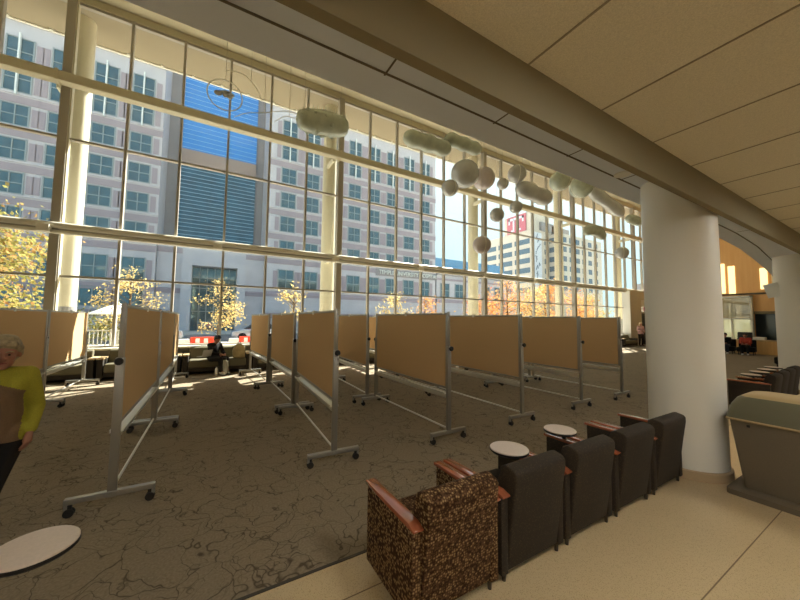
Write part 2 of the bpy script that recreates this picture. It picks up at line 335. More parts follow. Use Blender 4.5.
# right-hand end: lobby box, wood wall
vb = MB(); vb.box((27.2, 12.05, 0), (28.9, WY, 4.15), mi=1); vb.box((27.18, 12.06, .1), (27.2, WY, 4.1), mi=0); vb.box((28.9, 12.05, 3.5), (36, WY, 4.15), mi=1); vb.box((31.2, 12.05, 0), (36, WY, 3.5), mi=1)
struct(vb.build('wall_lobby', ['white', 'wallp']))
dr = MB(); dr.box((28.95, 12.2, 0), (31.15, 12.26, 2.5), mi=0); dr.box((28.9, 12.15, 0), (29.0, 12.3, 3.5), mi=1); dr.box((30.0, 12.14, 0), (30.1, 12.3, 2.5), mi=1); dr.box((28.9, 12.14, 2.45), (31.2, 12.3, 2.55), mi=1); dr.box((28.95, 12.2, 2.95), (31.15, 12.25, 3.5), mi=2)
struct(dr.build('door_1', ['carg', 'mullion', 'white']))
ww = MB(); ww.box((36, -7, 0), (36.2, WY, ZA), mi=0); struct(ww.build('wall_end', 'wallp'))
wr = MB(); RX = 28
wr.box((RX, 6.5, 0), (RX+.2, 8.6, ZA)); wr.box((RX, -7, 2.3), (RX+.2, 6.5, ZA)); wr.box((RX, 5.85, 0), (RX+.2, 6.5, 2.3)); wr.box((RX, -7, 0), (RX+.2, 4.9, 2.3)); wr.box((RX, 8.4, 0), (36, 8.6, ZA))
struct(wr.build('wall_right', 'woodwall'))
struct(MB().box((RX-.06, -7, 3.46), (RX, 8.6, 3.56)).build('trim_8', 'seam'))
struct(MB().box((RX+1.2, 4.5, 0), (RX+1.3, 6.6, 2.4)).build('wall_alcove', 'strip'))
struct(MB().box((RX-.05, 4.85, 2.3), (RX+.02, 5.9, 2.45)).build('trim_9', 'bulk'))

# ------------------------------------------------------------------ columns
def column(x, y, r, z1, label, m='column', base=True):
    e = empty('column', label, 'column', (x, y, 0)); e['kind'] = 'structure'
    MB().cyl((0, 0, 0), (0, 0, z1), r, n=64).build('shaft', m, e)
    if base: MB().lathe([(r+.025, 0), (r+.025, .09), (r+.015, .1), (r, .101)], 64).build('base_band', 'colbase', e)
column(4.92, 1.63, .355, SOF+.02, 'thick round cream column standing behind the row of dark armchairs')
column(12.9, 1.88, .42, SOF+.02, 'round cream column partly cut off at the right edge, behind the far armchairs')
for i, X in enumerate((-3.93, 4.33, 12.95, 21.1, 29.05)):
    e = empty('column', ['tall sunlit cream column outside the glass at the far left', 'tall cream column outside the glass behind the spiky hanging cloud', 'tall cream column outside the glass behind the two largest hanging balls', 'tall pale column outside the glass left of the banded distant tower', 'tall pale column outside the glass just left of the near round column'][i], 'column', (X, 13.75, 0)); e['kind'] = 'structure'
    MB().cyl((0, 0, .0), (0, 0, 11.32), .29, n=48).build('shaft', 'outcol', e)
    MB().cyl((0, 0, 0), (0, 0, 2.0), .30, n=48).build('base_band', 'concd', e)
    br = MB()
    for z in (4.1, 8.3): br.box((-.2, -1.05, z), (-.13, -.2, z+.2))
    br.build('bracket', 'outcol', e)

# ------------------------------------------------------------------ display boards
def make_board():
    e = empty('display_board', '', 'display board'); L = 2.3
    MB().box((-.014, .05, .75), (.014, L-.05, 1.79)).build('panel', 'cork', e)
    fr = MB()
    for y0, y1, z0, z1 in ((.02, L-.02, 1.785, 1.815), (.02, L-.02, .725, .755), (.02, .05, .725, 1.815), (L-.05, L-.02, .725, 1.815)): fr.box((-.02, y0, z0), (.02, y1, z1), bev=.004)
    fr.build('frame', 'alu', e)
    t = MB(); t.prism([(-.055, .645), (.055, .645), (.055, .672), (.048, .672), (.048, .652), (-.048, .652), (-.048, .672), (-.055, .672)], 1, .04, L-.04); t.box((-.012, .03, .585), (.012, L-.03, .645), bev=.003)
    t.build('tray', 'alul', e)
    for y in (.0, L):
        p = MB(); p.box((-.033, y-.02, .1), (.033, y+.02, 1.33), bev=.004); p.box((-.018, y-.013, 1.33), (.018, y+.013, 1.83), bev=.003)
        po = p.build('post', 'alu', e)
        sg = -1 if y == 0 else 1
        k = MB(); k.cyl((0, y+sg*.02, 1.30), (0, y+sg*.05, 1.30), .012, n=10); k.lathe([(.028, -.014), (.034, -.006), (.034, .006), (.028, .014)], 14, c=(0, 0, 0))
        for i in range(len(k.v)-14*4, len(k.v)): a = k.v[i]; k.v[i] = (a[0], y+sg*.06+a[2], 1.30+a[1])
        k.build('knob', 'black', po)
        fo = MB(); fo.box((-.31, y-.025, .105), (.31, y+.025, .155), bev=.006); fo.box((-.31, y-.012, .06), (-.285, y+.012, .11)); fo.box((.285, y-.012, .06), (.31, y+.012, .11))
        foo = fo.build('foot', 'alu', e)
        for sx in (-.275, .275):
            cw = MB(); cw.cyl((sx, y-.022, .036), (sx, y-.008, .036), .036, n=16); cw.cyl((sx, y+.008, .036), (sx, y+.022, .036), .036, n=16); cw.box((sx-.018, y-.01, .03), (sx+.018, y+.01, .1), bev=.004)
            cw.build('caster', 'rubber', foo)
    MB().cyl((0, .02, .17), (0, L-.02, .17), .013, n=10).build('stretcher', 'alul', e)
    MB().box((-.022, L*.5-.025, 1.77), (.022, L*.5+.025, 1.835)).build('clip', 'white', e)
    return e
board = make_board(); used = False
ROWS = [(-2.65, 'row farthest left, behind the standing woman'), (-.70, 'row left of the wide carpet aisle'), (1.32, 'row right of the wide carpet aisle'), (3.0, 'row just right of the picture centre'), (4.68, 'row nearest the tablet armchairs'), (6.5, 'row second from the far right'), (7.98, 'row at far right before the round column')]
DEP = ['nearest', 'middle', 'farthest']
XY = {(0, 1): (-2.66, -2.64), (0, 2): (-2.64, -2.66), (1, 0): (-.70, -.69), (1, 1): (-.69, -.70), (1, 2): (-.72, -.80), (2, 0): (1.32, 1.40), (2, 1): (1.36, 1.32), (2, 2): (1.26, 1.09),
      (3, 0): (2.97, 2.95), (3, 1): (2.86, 2.94), (3, 2): (2.98, 2.94), (4, 0): (4.58, 4.58), (5, 0): (6.41, 6.44), (6, 0): (7.98, 8.0)}
YS = {(1, 0): 3.86, (1, 1): 6.26, (1, 2): 8.72, (3, 0): 3.66, (4, 0): 3.7}
for ri, (X, rn) in enumerate(ROWS):
    for d in range(3):
        if ri == 0 and d == 0: continue
        b_ = board if not used else copy_tree(board); used = True
        xn, xf = XY.get((ri, d), (X+rnd.uniform(-.03, .03), X+rnd.uniform(-.03, .03)))
        b_.location = (xn, YS.get((ri, d), [3.76, 6.19, 8.56][d]), 0); b_.rotation_euler.z = math.atan2(xn-xf, 2.3)
        b_['label'] = 'wheeled tan display board, %s one in the %s' % (DEP[d], rn); b_['group'] = 'wheeled display boards in rows'

# ------------------------------------------------------------------ armchairs
def make_chair(fab, tablet=None, disc=.16):
    e = empty('armchair', '', 'armchair'); W = .33
    st = MB(); st.box((-W+.07, .1, .22), (W-.07, .6, .40), bev=.035, seg=3); st.box((-W+.07, .08, .09), (W-.07, .57, .23), bev=.01)
    st.build('seat', fab, e)
    MB().prism([(.035, .055), (-.03, .52), (-.05, .65), (-.05, .70), (-.03, .722), (.04, .738), (.085, .715), (.115, .6), (.16, .36), (.16, .055)], 0, -W+.062, W-.062, bev=.014, seg=3).build('backrest', fab, e)
    for s_ in (-1, 1):
        x0, x1 = sorted((s_*W, s_*(W-.065)))
        ar = MB().box((x0, .02, .055), (x1, .6, .55), bev=.008).build('arm', fab, e)
        MB().prism([(0.0, .548), (.625, .548), (.625, .572), (.06, .578), (.0, .56)], 0, x0-.004, x1+.004, bev=.003).build('arm_cap', 'wood', ar)
    for x in (-W+.05, W-.05):
        for y in (.05, .55): MB().cyl((x, y, 0), (x, y, .09), .013, .016, n=12).build('leg', 'legm', e)
    if tablet:
        tx, ty, tz = tablet
        t = MB(); t.lathe([(disc-.012, -.02), (disc, -.012), (disc, 0), (disc-.004, .004)], 40, c=(tx, ty, tz)); t.build('tablet', 'tablet', e)
        g = MB(); g.lathe([(disc-.006, -.026), (disc+.002, -.018), (disc+.002, -.004)], 40, c=(tx, ty, tz)); g.cyl((W-.04, ty, .57), (W-.04, ty, tz-.03), .02, n=12); g.box((min(tx, W-.06), ty-.025, tz-.045), (max(tx, W-.02), ty+.025, tz-.022))
        g.cyl((tx, ty, tz-.05), (tx, ty, tz-.02), .05, n=16)
        g.build('tablet_bracket', 'black', e)
    return e
CY = 1.51
c1 = make_chair('pattern'); c1.location = (1.32, CY, 0); tag(c1, 'brown armchair in flecked pattern fabric, nearest of the front row', 'armchair', 'armchairs along the carpet edge')
c2 = make_chair('dark', (.145, .365, .66), .152); c2.location = (2.01, CY, 0); tag(c2, 'dark armchair right beside the patterned one, round tablet on its arm', 'armchair', 'armchairs along the carpet edge')
c3 = make_chair('dark', (.23, .425, .67), .142); c3.location = (2.70, CY, 0); tag(c3, 'dark armchair in the middle of the front row, tablet tilted over its red wood arm', 'armchair', 'armchairs along the carpet edge')
c4 = make_chair('dark'); c4.location = (3.42, CY, 0); tag(c4, 'plain dark armchair second from the thick round column', 'armchair', 'armchairs along the carpet edge')
c5 = copy_tree(c4); c5.location = (4.14, CY, 0); tag(c5, 'plain dark armchair touching the thick round column', 'armchair', 'armchairs along the carpet edge')
c0 = make_chair('dark', (.50, .57, .68), .148); c0.location = (-1.135, 1.53, 0); tag(c0, 'armchair at the bottom left corner showing its round tablet', 'armchair', 'armchairs along the carpet edge')
for i, lab in enumerate(('first far armchair behind the grey bin, showing its dark side panel', 'second far armchair behind the grey bin, tablet over its arm', 'third far armchair behind the grey bin', 'far armchair just before the column at the right edge')):
    c = copy_tree(c2); c.location = (9.5+.72*i, 1.74+.03*i, 0); tag(c, lab, 'armchair', 'far armchairs beyond the round column')

# ------------------------------------------------------------------ recycling bin
e = empty('recycling_bin', 'large grey brown bin with rounded lid beside the thick round column', 'bin', (4.62, .2, 0))
def loft(levels, name, m, parent):
    k = MB(); bm = bmesh.new(); rings = []
    for z, ix, iy, rad in levels:
        ring = []
        for cx, cy, a0 in ((.6-ix-rad, 1.0-iy-rad, 0), (ix+rad, 1.0-iy-rad, 90), (ix+rad, iy+rad, 180), (.6-ix-rad, iy+rad, 270)):
            for q in range(6): a = R(a0+q*18); ring.append(bm.verts.new((cx+rad*math.cos(a), cy+rad*math.sin(a), z)))
        rings.append(ring)
    for A, B in zip(rings, rings[1:]):
        for i in range(len(A)): bm.faces.new((A[i], A[(i+1) % len(A)], B[(i+1) % len(A)], B[i]))
    bm.faces.new(rings[0][::-1]); bm.faces.new(rings[-1]); k.addbm(bm, 0, True); return k.build(name, m, parent)
loft([(.06, .05, .09, .03), (.4, .03, .05, .03), (.74, .01, .01, .03)], 'body', 'bin', e)
loft([(0, -.06, -.02, .04), (.05, -.06, -.02, .04), (.07, -.03, .02, .04), (.072, .0, .05, .04)], 'base_skirt', 'bin', e)
loft([(.742, -.008, -.008, .04), (.80, .0, .0, .05), (.88, .02, .02, .06), (.945, .05, .055, .08), (.965, .07, .08, .09)], 'lid', 'binlid', e)
loft([(.964, .068, .078, .09), (.982, .09, .11, .1), (.992, .13, .16, .1), (.996, .2, .25, .08)], 'lid_top', 'bintop', e)
loft([(.728, -.015, -.015, .045), (.738, -.02, -.02, .045), (.748, -.012, -.012, .045)], 'rim', 'bintop', e)
for y in (.3, .85): MB().box((.004, y-.012, .675), (.02, y+.012, .70), bev=.003).build('latch', 'black', e)

# ------------------------------------------------------------------ lamps
dl = empty('downlight', 'small round downlight set in the soffit near the column top', 'light', (4.12, 1.86, SOF))
MB().lathe([(.085, -.012), (.09, .0), (.065, .004), (.06, -.01)], 24).build('ring', 'white', dl); MB().cyl((0, 0, -.008), (0, 0, .0), .06, n=24).build('lens', 'downl', dl)
troff = None
for X, Y in ((1.97, -.03), (-1.26, -1.53), (2.0, -3.35), (5.99, -.03), (9.2, -1.53), (-4.5, -.03), (-4.5, -3.35), (13.2, -1.5), (17.2, -1.5), (21.2, -1.5)):
    t = empty('ceiling_light', 'square ceiling light panel above the terrazzo', 'light', (X, Y-.3, CT), 0, 'ceiling light panels') if troff is None else copy_tree(troff)
    t.location = (X, Y-.3, CT)
    if troff is None:
        fr = MB()
        for a, b2 in (((-.3, -.3), (.3, -.27)), ((-.3, .27), (.3, .3)), ((-.3, -.3), (-.27, .3)), ((.27, -.3), (.3, .3))): fr.box((a[0], a[1], -.014), (b2[0], b2[1], -.002))
        fr.build('frame', 'white', t); MB().box((-.27, -.27, -.01), (.27, .27, -.004)).build('diffuser', 'lamp', t); troff = t
for i, (y, z0, z1) in enumerate(((7.16, 3.6, 5.5), (6.71, 3.55, 5.3), (5.36, 3.75, 5.0), (8.1, 3.6, 5.6))):
    o = MB().box((-.05, -.15, 0), (0, .15, z1-z0), bev=.01).build('wall_light', 'slit', None, (RX, y, z0))
    tag(o, ['tall lit wall slot, left of the pair right of the column', 'tall lit wall slot, right of the pair right of the column', 'lit wall slot beside the white hanging panel', 'tall lit wall slot farthest left on the wood wall'][i], 'light', 'lit slots in the wood wall')
# ------------------------------------------------------------------ right hand lobby
dsp = empty('display_case', 'pale framed glass display case against the honey wood wall', 'display case', (RX-.3, 6.75, 0))
fr = MB()
for a, b2 in (((-.9, .7), (-.8, 3.4)), ((.8, .7), (.9, 3.4)), ((-.9, 3.3), (.9, 3.4)), ((-.9, .7), (.9, .8)), ((-.04, .8), (.04, 2.0)), ((-.9, 1.96), (.9, 2.04))): fr.box((0, a[0], a[1]), (.28, b2[0], b2[1]))
fr.build('frame', 'ledge', dsp); MB().box((.24, -.8, .8), (.28, .8, 1.96)).build('back_panel', 'glowcase', dsp); MB().box((.2, -.8, 2.04), (.28, .8, 3.3)).build('upper_panel', 'lwood', dsp)
MB().box((.1, -.8, .8), (.11, .8, 3.3)).build('pane', 'glass', dsp); MB().box((0, -.9, 0), (.28, .9, .7)).build('plinth', 'desk', dsp)
dk = empty('reception_desk', 'honey wood reception desk below the dark opening', 'desk', (26.6, 5.6, 0))
MB().box((0, -.9, 0), (.6, .8, .74)).build('front', 'desk', dk); MB().box((-.05, -.95, .74), (.7, .85, .8), bev=.01).build('worktop', 'lwood', dk)
o = MB().box((0, 0, 0), (.3, .5, .16), bev=.02).build('printer', 'white', None, (26.75, 5.2, .8)); tag(o, 'small white machine on the reception desk', 'machine')
o = MB().prism([(.0, 0), (.12, .1), (.15, .35), (.2, .4), (.28, .42), (.3, .1), (.2, 0)], 1, 0, .6, bev=.02).build('monitor', 'black', None, (26.8, 5.75, .8)); tag(o, 'dark monitor on the reception desk', 'monitor')
o = MB().box((-.02, -.13, -.18), (.02, .13, .18), bev=.005).build('blade_sign', 'white', None, (12.6, 2.27, 2.58)); o.rotation_euler = (R(-14), 0, R(0)); tag(o, 'white tilted panel fixed to the column at the right edge', 'panel')
o = MB().box((0, 0, 0), (1.2, .06, .3), bev=.01).build('entrance_sign', 'red', None, (29.5, 12.1, 2.62)); tag(o, 'red sign strip over the far lobby doors', 'sign')

# ------------------------------------------------------------------ sofas under the window
def make_sofa():
    e = empty('window_sofa', '', 'sofa'); W = .92
    b = MB(); b.box((-W+.14, -.0, .08), (W-.14, .62, .2), bev=.01); b.build('base', 'sofad', e)
    MB().box((-W+.14, -.04, .2), (W-.14, .52, .44), bev=.05, seg=3).build('seat', 'sofa', e)
    MB().prism([(.42, .42), (.5, .76), (.58, .8), (.64, .78), (.64, .3), (.45, .3)], 0, -W+.14, W-.14, bev=.03, seg=3).build('backrest', 'sofa', e)
    for s_ in (-1, 1):
        x0, x1 = sorted((s_*W, s_*(W-.13))); a = MB().box((x0, -.02, .04), (x1, .62, .56), bev=.01).build('arm', 'sofad', e)
        MB().box((x0-.01, -.04, .56), (x1+.01, .6, .6), bev=.006).build('arm_cap', 'lwood', a)
    for x in (-W+.06, W-.06):
        for y in (.02, .56): MB().cyl((x, y, 0), (x, y, .06), .025, n=10).build('leg', 'legm', e)
    return e
sf = None
SL = ['olive window sofa at the far left behind the standing woman', 'olive window sofa seen left of the board row at the aisle', 'olive window sofa just right of the left board row, next to the seated person', 'olive window sofa holding the tan backpack and the seated person', 'olive window sofa behind the boards right of the aisle', 'olive window sofa partly seen between the boards near the picture centre', 'olive window sofa hidden mostly behind the central boards', 'dark sofa at the far right end by the lobby wall']
for i, X in enumerate((-5.45, -3.55, -1.65, .25, 2.15, 4.05, 5.95, 25.9)):
    q = make_sofa() if sf is None else copy_tree(sf); sf = sf or q
    q.location = (X, 11.5, 0); tag(q, SL[i], 'sofa', 'sofas along the window')
# ------------------------------------------------------------------ hanging sculptures
def hang(e, x, y, z, zt):   # thin suspension wire up to the high ceiling, local coordinates
    MB().cyl((x, y, z), (x, y, zt), .006, n=5).build('wire', 'wire', e)
def ball(x, y, z, r, m, label):
    e = empty('hanging_ball', label, 'hanging ball', (x, y, z), rnd.uniform(0, 6), 'hanging balls')
    k = MB(); k.ell((0, 0, 0), (r, r, r*.97), 28); k.build('shell', m, e)
    s_ = MB(); s_.tube([(r*1.005*math.cos(a), 0, r*.975*math.sin(a)) for a in [2*math.pi*i/40 for i in range(40)]], .008, 6, closed=True); s_.build('seam', 'wirew', e)
    hang(e, 0, 0, r*.95, ZA-z)
BY = 8.5
for x, z, r, m, lab, dy in (
    (7.63, 6.95, .50, 'pearl', 'largest grey pearly ball hanging in front of the glass', 0), (8.95, 7.25, .44, 'pearlp', 'pinkish ball overlapping the largest hanging ball on its right', .4),
    (6.94, 6.28, .29, 'pearl', 'small grey ball low on the left of the largest one', 0), (10.39, 7.63, .36, 'pearl', 'ball with pale streak hanging alone above the long twin pod', 0),
    (9.57, 7.03, .22, 'pearl', 'tiny ball between the pinkish ball and the streaked ball', 0), (11.76, 7.44, .29, 'pearl', 'small ball peeking over the twin pod', .4),
    (9.23, 5.74, .27, 'pearl', 'small ball hanging left of the red rooftop sign', 0), (10.31, 6.25, .25, 'pearl', 'small ball hanging in front of the cream beam', 0),
    (8.44, 4.48, .33, 'pearlp', 'lowest ball with reddish reflection beside the banded tower', 0), (13.24, 8.0, .45, 'pearlg', 'ball tucked under the soffit edge, left one of two', 0),  # lowest ball: reddish reflection is put into its pinkish shell colour
    (14.87, 8.09, .52, 'pearlg', 'greenish ball tucked under the soffit edge, right one of two', 0), (18.49, 5.35, .32, 'pearl', 'ball hanging low closest to the thick round column', 0)):
    ball(x, BY+dy, z, r, m, lab)
def pod(name, label, pts, rad, m, cat='hanging pod'):
    # lobed pod along a bent spine
    P0 = Vector(pts[0]); e = empty(name, label, cat, (P0.x, P0.y, P0.z), 0, 'hanging pods')
    L = [Vector(p)-P0 for p in pts]; N = 26; sp = []; rs = []
    for i in range(N+1):
        t = i/N*(len(L)-1); k = min(int(t), len(L)-2); sp.append(L[k].lerp(L[k+1], t-k))
        u = i/N; cap = math.sqrt(max(0.0, 1-abs(2*u-1)**6)); lob = .93+.07*math.cos((u*rad[1]*2-1)*math.pi*1.0)
        rs.append(max(.012, rad[0]*cap*lob))
    k = MB(); k.tube(sp, rs, 18); k.build('shell', m, e)
    for p in (sp[4], sp[-5]): hang(e, p.x, p.y, p.z+rad[0]*.7, ZA-P0.z)
    return e, sp, rs
pod('hanging_pod', 'three-lobed green-grey pod hanging highest, left one of the pair', [(5.05, BY, 7.56), (6.0, BY, 7.6), (6.95, BY, 7.62)], (.29, 3), 'pearlg')
pod('hanging_pod', 'slim three-lobed pod tilted down to the right, right one of the pair', [(6.72, BY, 8.02), (7.55, BY, 8.03), (8.4, BY, 8.02)], (.25, 3), 'pearlg')
pod('hanging_pod', 'long twin-lobed grey pod in front of the cream beam', [(10.4, BY, 7.1), (11.45, BY, 7.04), (12.5, BY, 6.98)], (.35, 2), 'pearl')
pod('hanging_pod', 'long sausage pod slanting steeply down beside the soffit', [(15.6, BY, 8.14), (17.1, BY, 7.82), (18.7, BY, 7.45)], (.32, 2), 'pearl')
pod('hanging_pod', 'small bent pod hanging over the distant right tower', [(15.1, BY, 5.95), (15.6, BY, 6.16), (16.2, BY, 6.16), (16.8, BY, 5.9)], (.27, 1), 'pearlg')
pod('hanging_pod', 'small green-grey pod half hidden by the thick round column', [(19.2, BY, 7.35), (19.9, BY, 7.36), (20.6, BY, 7.3)], (.26, 1), 'pearlg')
e, sp, rs = pod('hanging_cloud', 'pale lumpy cloud with thin spikes on top, near the middle column', [(1.72, BY, 7.0), (2.45, BY, 7.12), (3.2, BY, 7.22)], (.33, 1), 'pearlg', 'hanging cloud')
k = MB()
for i in range(34):
    j = rnd.randrange(2, 24); a = rnd.uniform(-1.1, 1.1); p = sp[j]+Vector((0, math.sin(a), math.cos(a)))*rs[j]*.9
    MB().cyl(p, p+Vector((rnd.uniform(-.02, .02), math.sin(a)*.1, .12)), .014, .004, n=6).build('spike', 'pearlg', e)
for i in range(40):
    j = rnd.randrange(2, 24); a = rnd.uniform(0, 6.28); p = sp[j]+Vector((0, math.sin(a), math.cos(a)))*rs[j]*.93; MB().ell(p, rnd.uniform(.03, .07), 8).build('bump', 'pearlg', e)
e = empty('wire_ring', 'white wire hoop with a small grey shape hanging inside, at the upper left', 'hanging wire hoop', (.07, BY, 7.03))
MB().tube([(.37*math.cos(2*math.pi*i/48), 0, .37*math.sin(2*math.pi*i/48)) for i in range(48)], .014, 6, closed=True).build('hoop', 'wirew', e)
k = MB()
for i in range(14): a = rnd.uniform(0, 6.28); q = rnd.uniform(0, .19); k.ell((q*math.cos(a)*.9, 0, q*math.sin(a)+.02), (rnd.uniform(.05, .09), .03, rnd.uniform(.03, .06)), 8)
k.build('inner_shape', 'pearl', e); hang(e, 0, 0, .37, ZA-7.03)
def curl(label, pts):
    P = [Vector(p) for p in pts]; out = []
    for i in range(len(P)-1):
        p0 = P[max(i-1, 0)]; p1 = P[i]; p2 = P[i+1]; p3 = P[min(i+2, len(P)-1)]
        for s_ in range(8):
            t = s_/8; out.append(.5*((2*p1)+(p2-p0)*t+(2*p0-5*p1+4*p2-p3)*t*t+(3*p1-p0-3*p2+p3)*t**3))
    o0 = out[len(out)//2].copy(); e = empty('wire_curl', label, 'wire curl', tuple(o0), 0, 'white wire curls'); MB().tube([p-o0 for p in out], .009, 5).build('curl', 'wirew', e); hang(e, 0, 0, 0, ZA-o0.z)
curl('loose white wire curl looping above the hoop to the right', [(.05, BY, 7.65), (.45, BY, 7.7), (.75, BY, 7.45), (.9, BY, 7.15)])
curl('white wire curl running from below the hoop toward the cloud', [(.28, BY, 6.55), (.55, BY, 6.75), (.95, BY, 6.9), (1.4, BY, 7.1), (1.75, BY, 7.15)])
curl('lower white wire arc joining the left tip of the cloud', [(1.2, BY, 6.75), (1.45, BY, 6.98), (1.65, BY, 7.0), (1.8, BY, 7.05)])

# ------------------------------------------------------------------ outside: ground, buildings
g = MB(); g.box((-200, WY+.1, -.3), (400, 27, -.02), mi=0); g.box((-200, 27, -.4), (400, 40, -.12), mi=1); g.box((-200, 40, -.3), (400, 300, -.02), mi=0); g.box((-200, -120, -.5), (400, WY, -.25), mi=0)
struct(g.build('ground', ['pave', 'asph']))
F = 50
hb = empty('hospital_building', 'pale stone building with rows of blue windows filling the left of the view', 'building', (0, F, 0))
def wing(x0, x1, name):
    w = MB(); w.box((x0, 0, 0), (x1, 26, 46), mi=0)
    for s_ in SILLS:
        w.box((x0-.03, -.06, s_-1.25), (x1+.03, .1, s_-.45), mi=1)
        w.box((x0-.08, -.12, s_-.28), (x1+.08, .1, s_-.08), mi=0)
    w.box((x0-.15, -.3, 33.9), (x1+.15, .1, 34.4), mi=2); w.box((x0-.1, -.15, 10.95), (x1+.1, .1, 11.25), mi=2)
    return w
SILLS = [3.0, 6.2, 11.1, 14.8, 18.5, 22.3, 26.0]
def winmesh(w, h, fin=False):
    p = MB(); p.box((-w/2, -.02, 0), (w/2, .12, h)); fr = MB()
    for a, b2 in (((-w/2-.08, -.08), (-w/2+.06, h+.08)), ((w/2-.06, -.08), (w/2+.08, h+.08)), ((-.05, 0), (.05, h))): fr.box((a[0], -.1, a[1]), (b2[0], .1, b2[1]))
    nb = max(1, round(h/1.5))
    for i in range(nb+1): fr.box((-w/2, -.09, h*i/nb-.05), (w/2, .1, h*i/nb+.05))
    fm = MB().box((-.07, -.4, -.4), (.07, -.1, h+.4)).mesh('fin', 'fin') if fin else None
    return p.mesh('pane', 'pane'), fr.mesh('window', 'wframe'), fm
WM = {'s': winmesh(2.1, 2.3), 't': winmesh(2.1, 6.1, True), 'l': winmesh(2.2, 2.8), 'd': winmesh(2.2, 2.2)}
lw = wing(-60, -6.35, 'l'); rw = wing(6.5, 37.2, 'r')
cols = [-26.4, -22.8, -19.2, -15.6, -12.0, -8.45, 9.42, 13.0, 16.6, 20.2, 23.85, 27.45, 31.05, 34.65]
for X in cols:
    W_ = lw if X < 0 else rw
    for s_ in SILLS:
        kind = 't' if s_ > 25 else 'l' if s_ == 6.2 else 'd' if s_ == 3.0 else 's'
        pm, fm, fn = WM[kind]
        if s_ == 3.0 and X > 0: continue
        for dx in (-1.55, 1.55): W_.box((X+dx-.28, -.05, s_+.1), (X+dx+.28, .1, s_+{'t': 5.8, 'l': 2.6, 's': 2.1, 'd': 2.0}[kind]), mi=1)
        o = bpy.data.objects.new('window', fm); COL.objects.link(o); o.parent = hb; o.location = (X, 0, s_)
        q = bpy.data.objects.new('pane', pm); COL.objects.link(q); q.parent = o
        if fn: q = bpy.data.objects.new('fin', fn); COL.objects.link(q); q.parent = o
lw.build('wing', ['stone', 'stonep', 'stoneg'], hb); rw.build('wing', ['stone', 'stonep', 'stoneg'], hb)
rc = MB(); rc.box((-6.4, 6, 0), (6.6, 20, 46), mi=0)
rc.build('recess_wall', ['stoneg', 'stonep'], hb)
gl = MB(); gl.box((-4.85, 5.8, 11.4), (5.3, 6.05, 24.2)); glo = gl.build('lower_glazing', 'tealg', hb)
ln = MB()
for i in range(22): ln.box((-4.85, 5.76, 11.5+i*.58), (5.3, 5.82, 11.56+i*.58))
ln.build('glazing_bars', 'glassline', glo)
MB().box((-4.85, 5.6, 24.2), (5.3, 6.05, 26.6)).build('spandrel', 'brick', hb)
gl = MB(); gl.box((-4.85, 5.8, 26.6), (5.3, 6.05, 45)); glo = gl.build('upper_glazing', 'blueg', hb)
ln = MB()
for i in range(26): ln.box((-4.85, 5.77, 26.9+i*.7), (5.3, 5.82, 26.95+i*.7))
ln.build('glazing_bars', 'glassline', glo)
pt = MB(); pt.box((-6.3, .9, 0), (-2.45, 6, 11.2)); pt.box((2.9, .9, 0), (6.5, 6, 11.2)); pt.box((-2.45, .9, 8.7), (2.9, 6, 11.2)); pt.box((-3.6, .3, 0), (-2.45, .9, 8.7)); pt.box((2.95, .3, 0), (4.0, .9, 8.7)); pt.box((-3.6, .3, 8.7), (4.0, .9, 9.4))
for z in (4.9, 10.2): pt.box((-6.3, .82, z), (-3.6, .95, z+.7), mi=1); pt.box((4.0, .82, z), (6.5, .95, z+.7), mi=1)
pt.build('entrance_block', ['stone', 'stonep'], hb)
ew = MB(); ew.box((-2.45, 2.0, 0), (2.9, 2.1, 8.7)); ewo = ew.build('entrance_glazing', 'pane', hb)
ln = MB()
for i in range(7): ln.box((-2.45+i*.89-.05, 1.9, 0), (-2.45+i*.89+.05, 2.0, 8.7))
for z in (2.6, 4.2, 5.8, 7.2): ln.box((-2.45, 1.9, z-.05), (2.9, 2.0, z+.05))
ln.build('glazing_grid', 'wframe', ewo)
MB().box((24.4, -.1, 9.45), (37.2, .02, 10.75)).build('sign_band', 'stoneg', hb)
text_mesh('sign_lettering', 'TEMPLE UNIVERSITY HOSPITAL', 1.05, .08, 'white', hb, (31.2, -.24, 10.05), (R(90), 0, 0), width=12.6)['label'] = 'white sign lettering'
# low wing to the right
lb = empty('low_wing_building', 'low pale building with tall windows and a glass parapet right of the big one', 'building', (37.55, F, 0))
w = MB(); w.box((0, 0, 0), (20, 16, 11.3), mi=0); w.box((0, -.25, 10.6), (20, .1, 11.5), mi=2); w.box((0, -.1, 5.2), (20, .1, 5.9), mi=1); w.box((0, -.1, 9.6), (20, .1, 10.0), mi=1); w.build('wall', ['stone', 'stonep', 'stoneg'], lb)
MB().box((-.1, 1, 11.3), (20, 1.2, 14.2)).build('glass_parapet', 'parapet', lb)
for i in range(5):
    o = bpy.data.objects.new('window', WM['l'][1]); COL.objects.link(o); o.parent = lb; o.location = (2+3.7*i, 0, 6.2); q = bpy.data.objects.new('pane', WM['l'][0]); COL.objects.link(q); q.parent = o
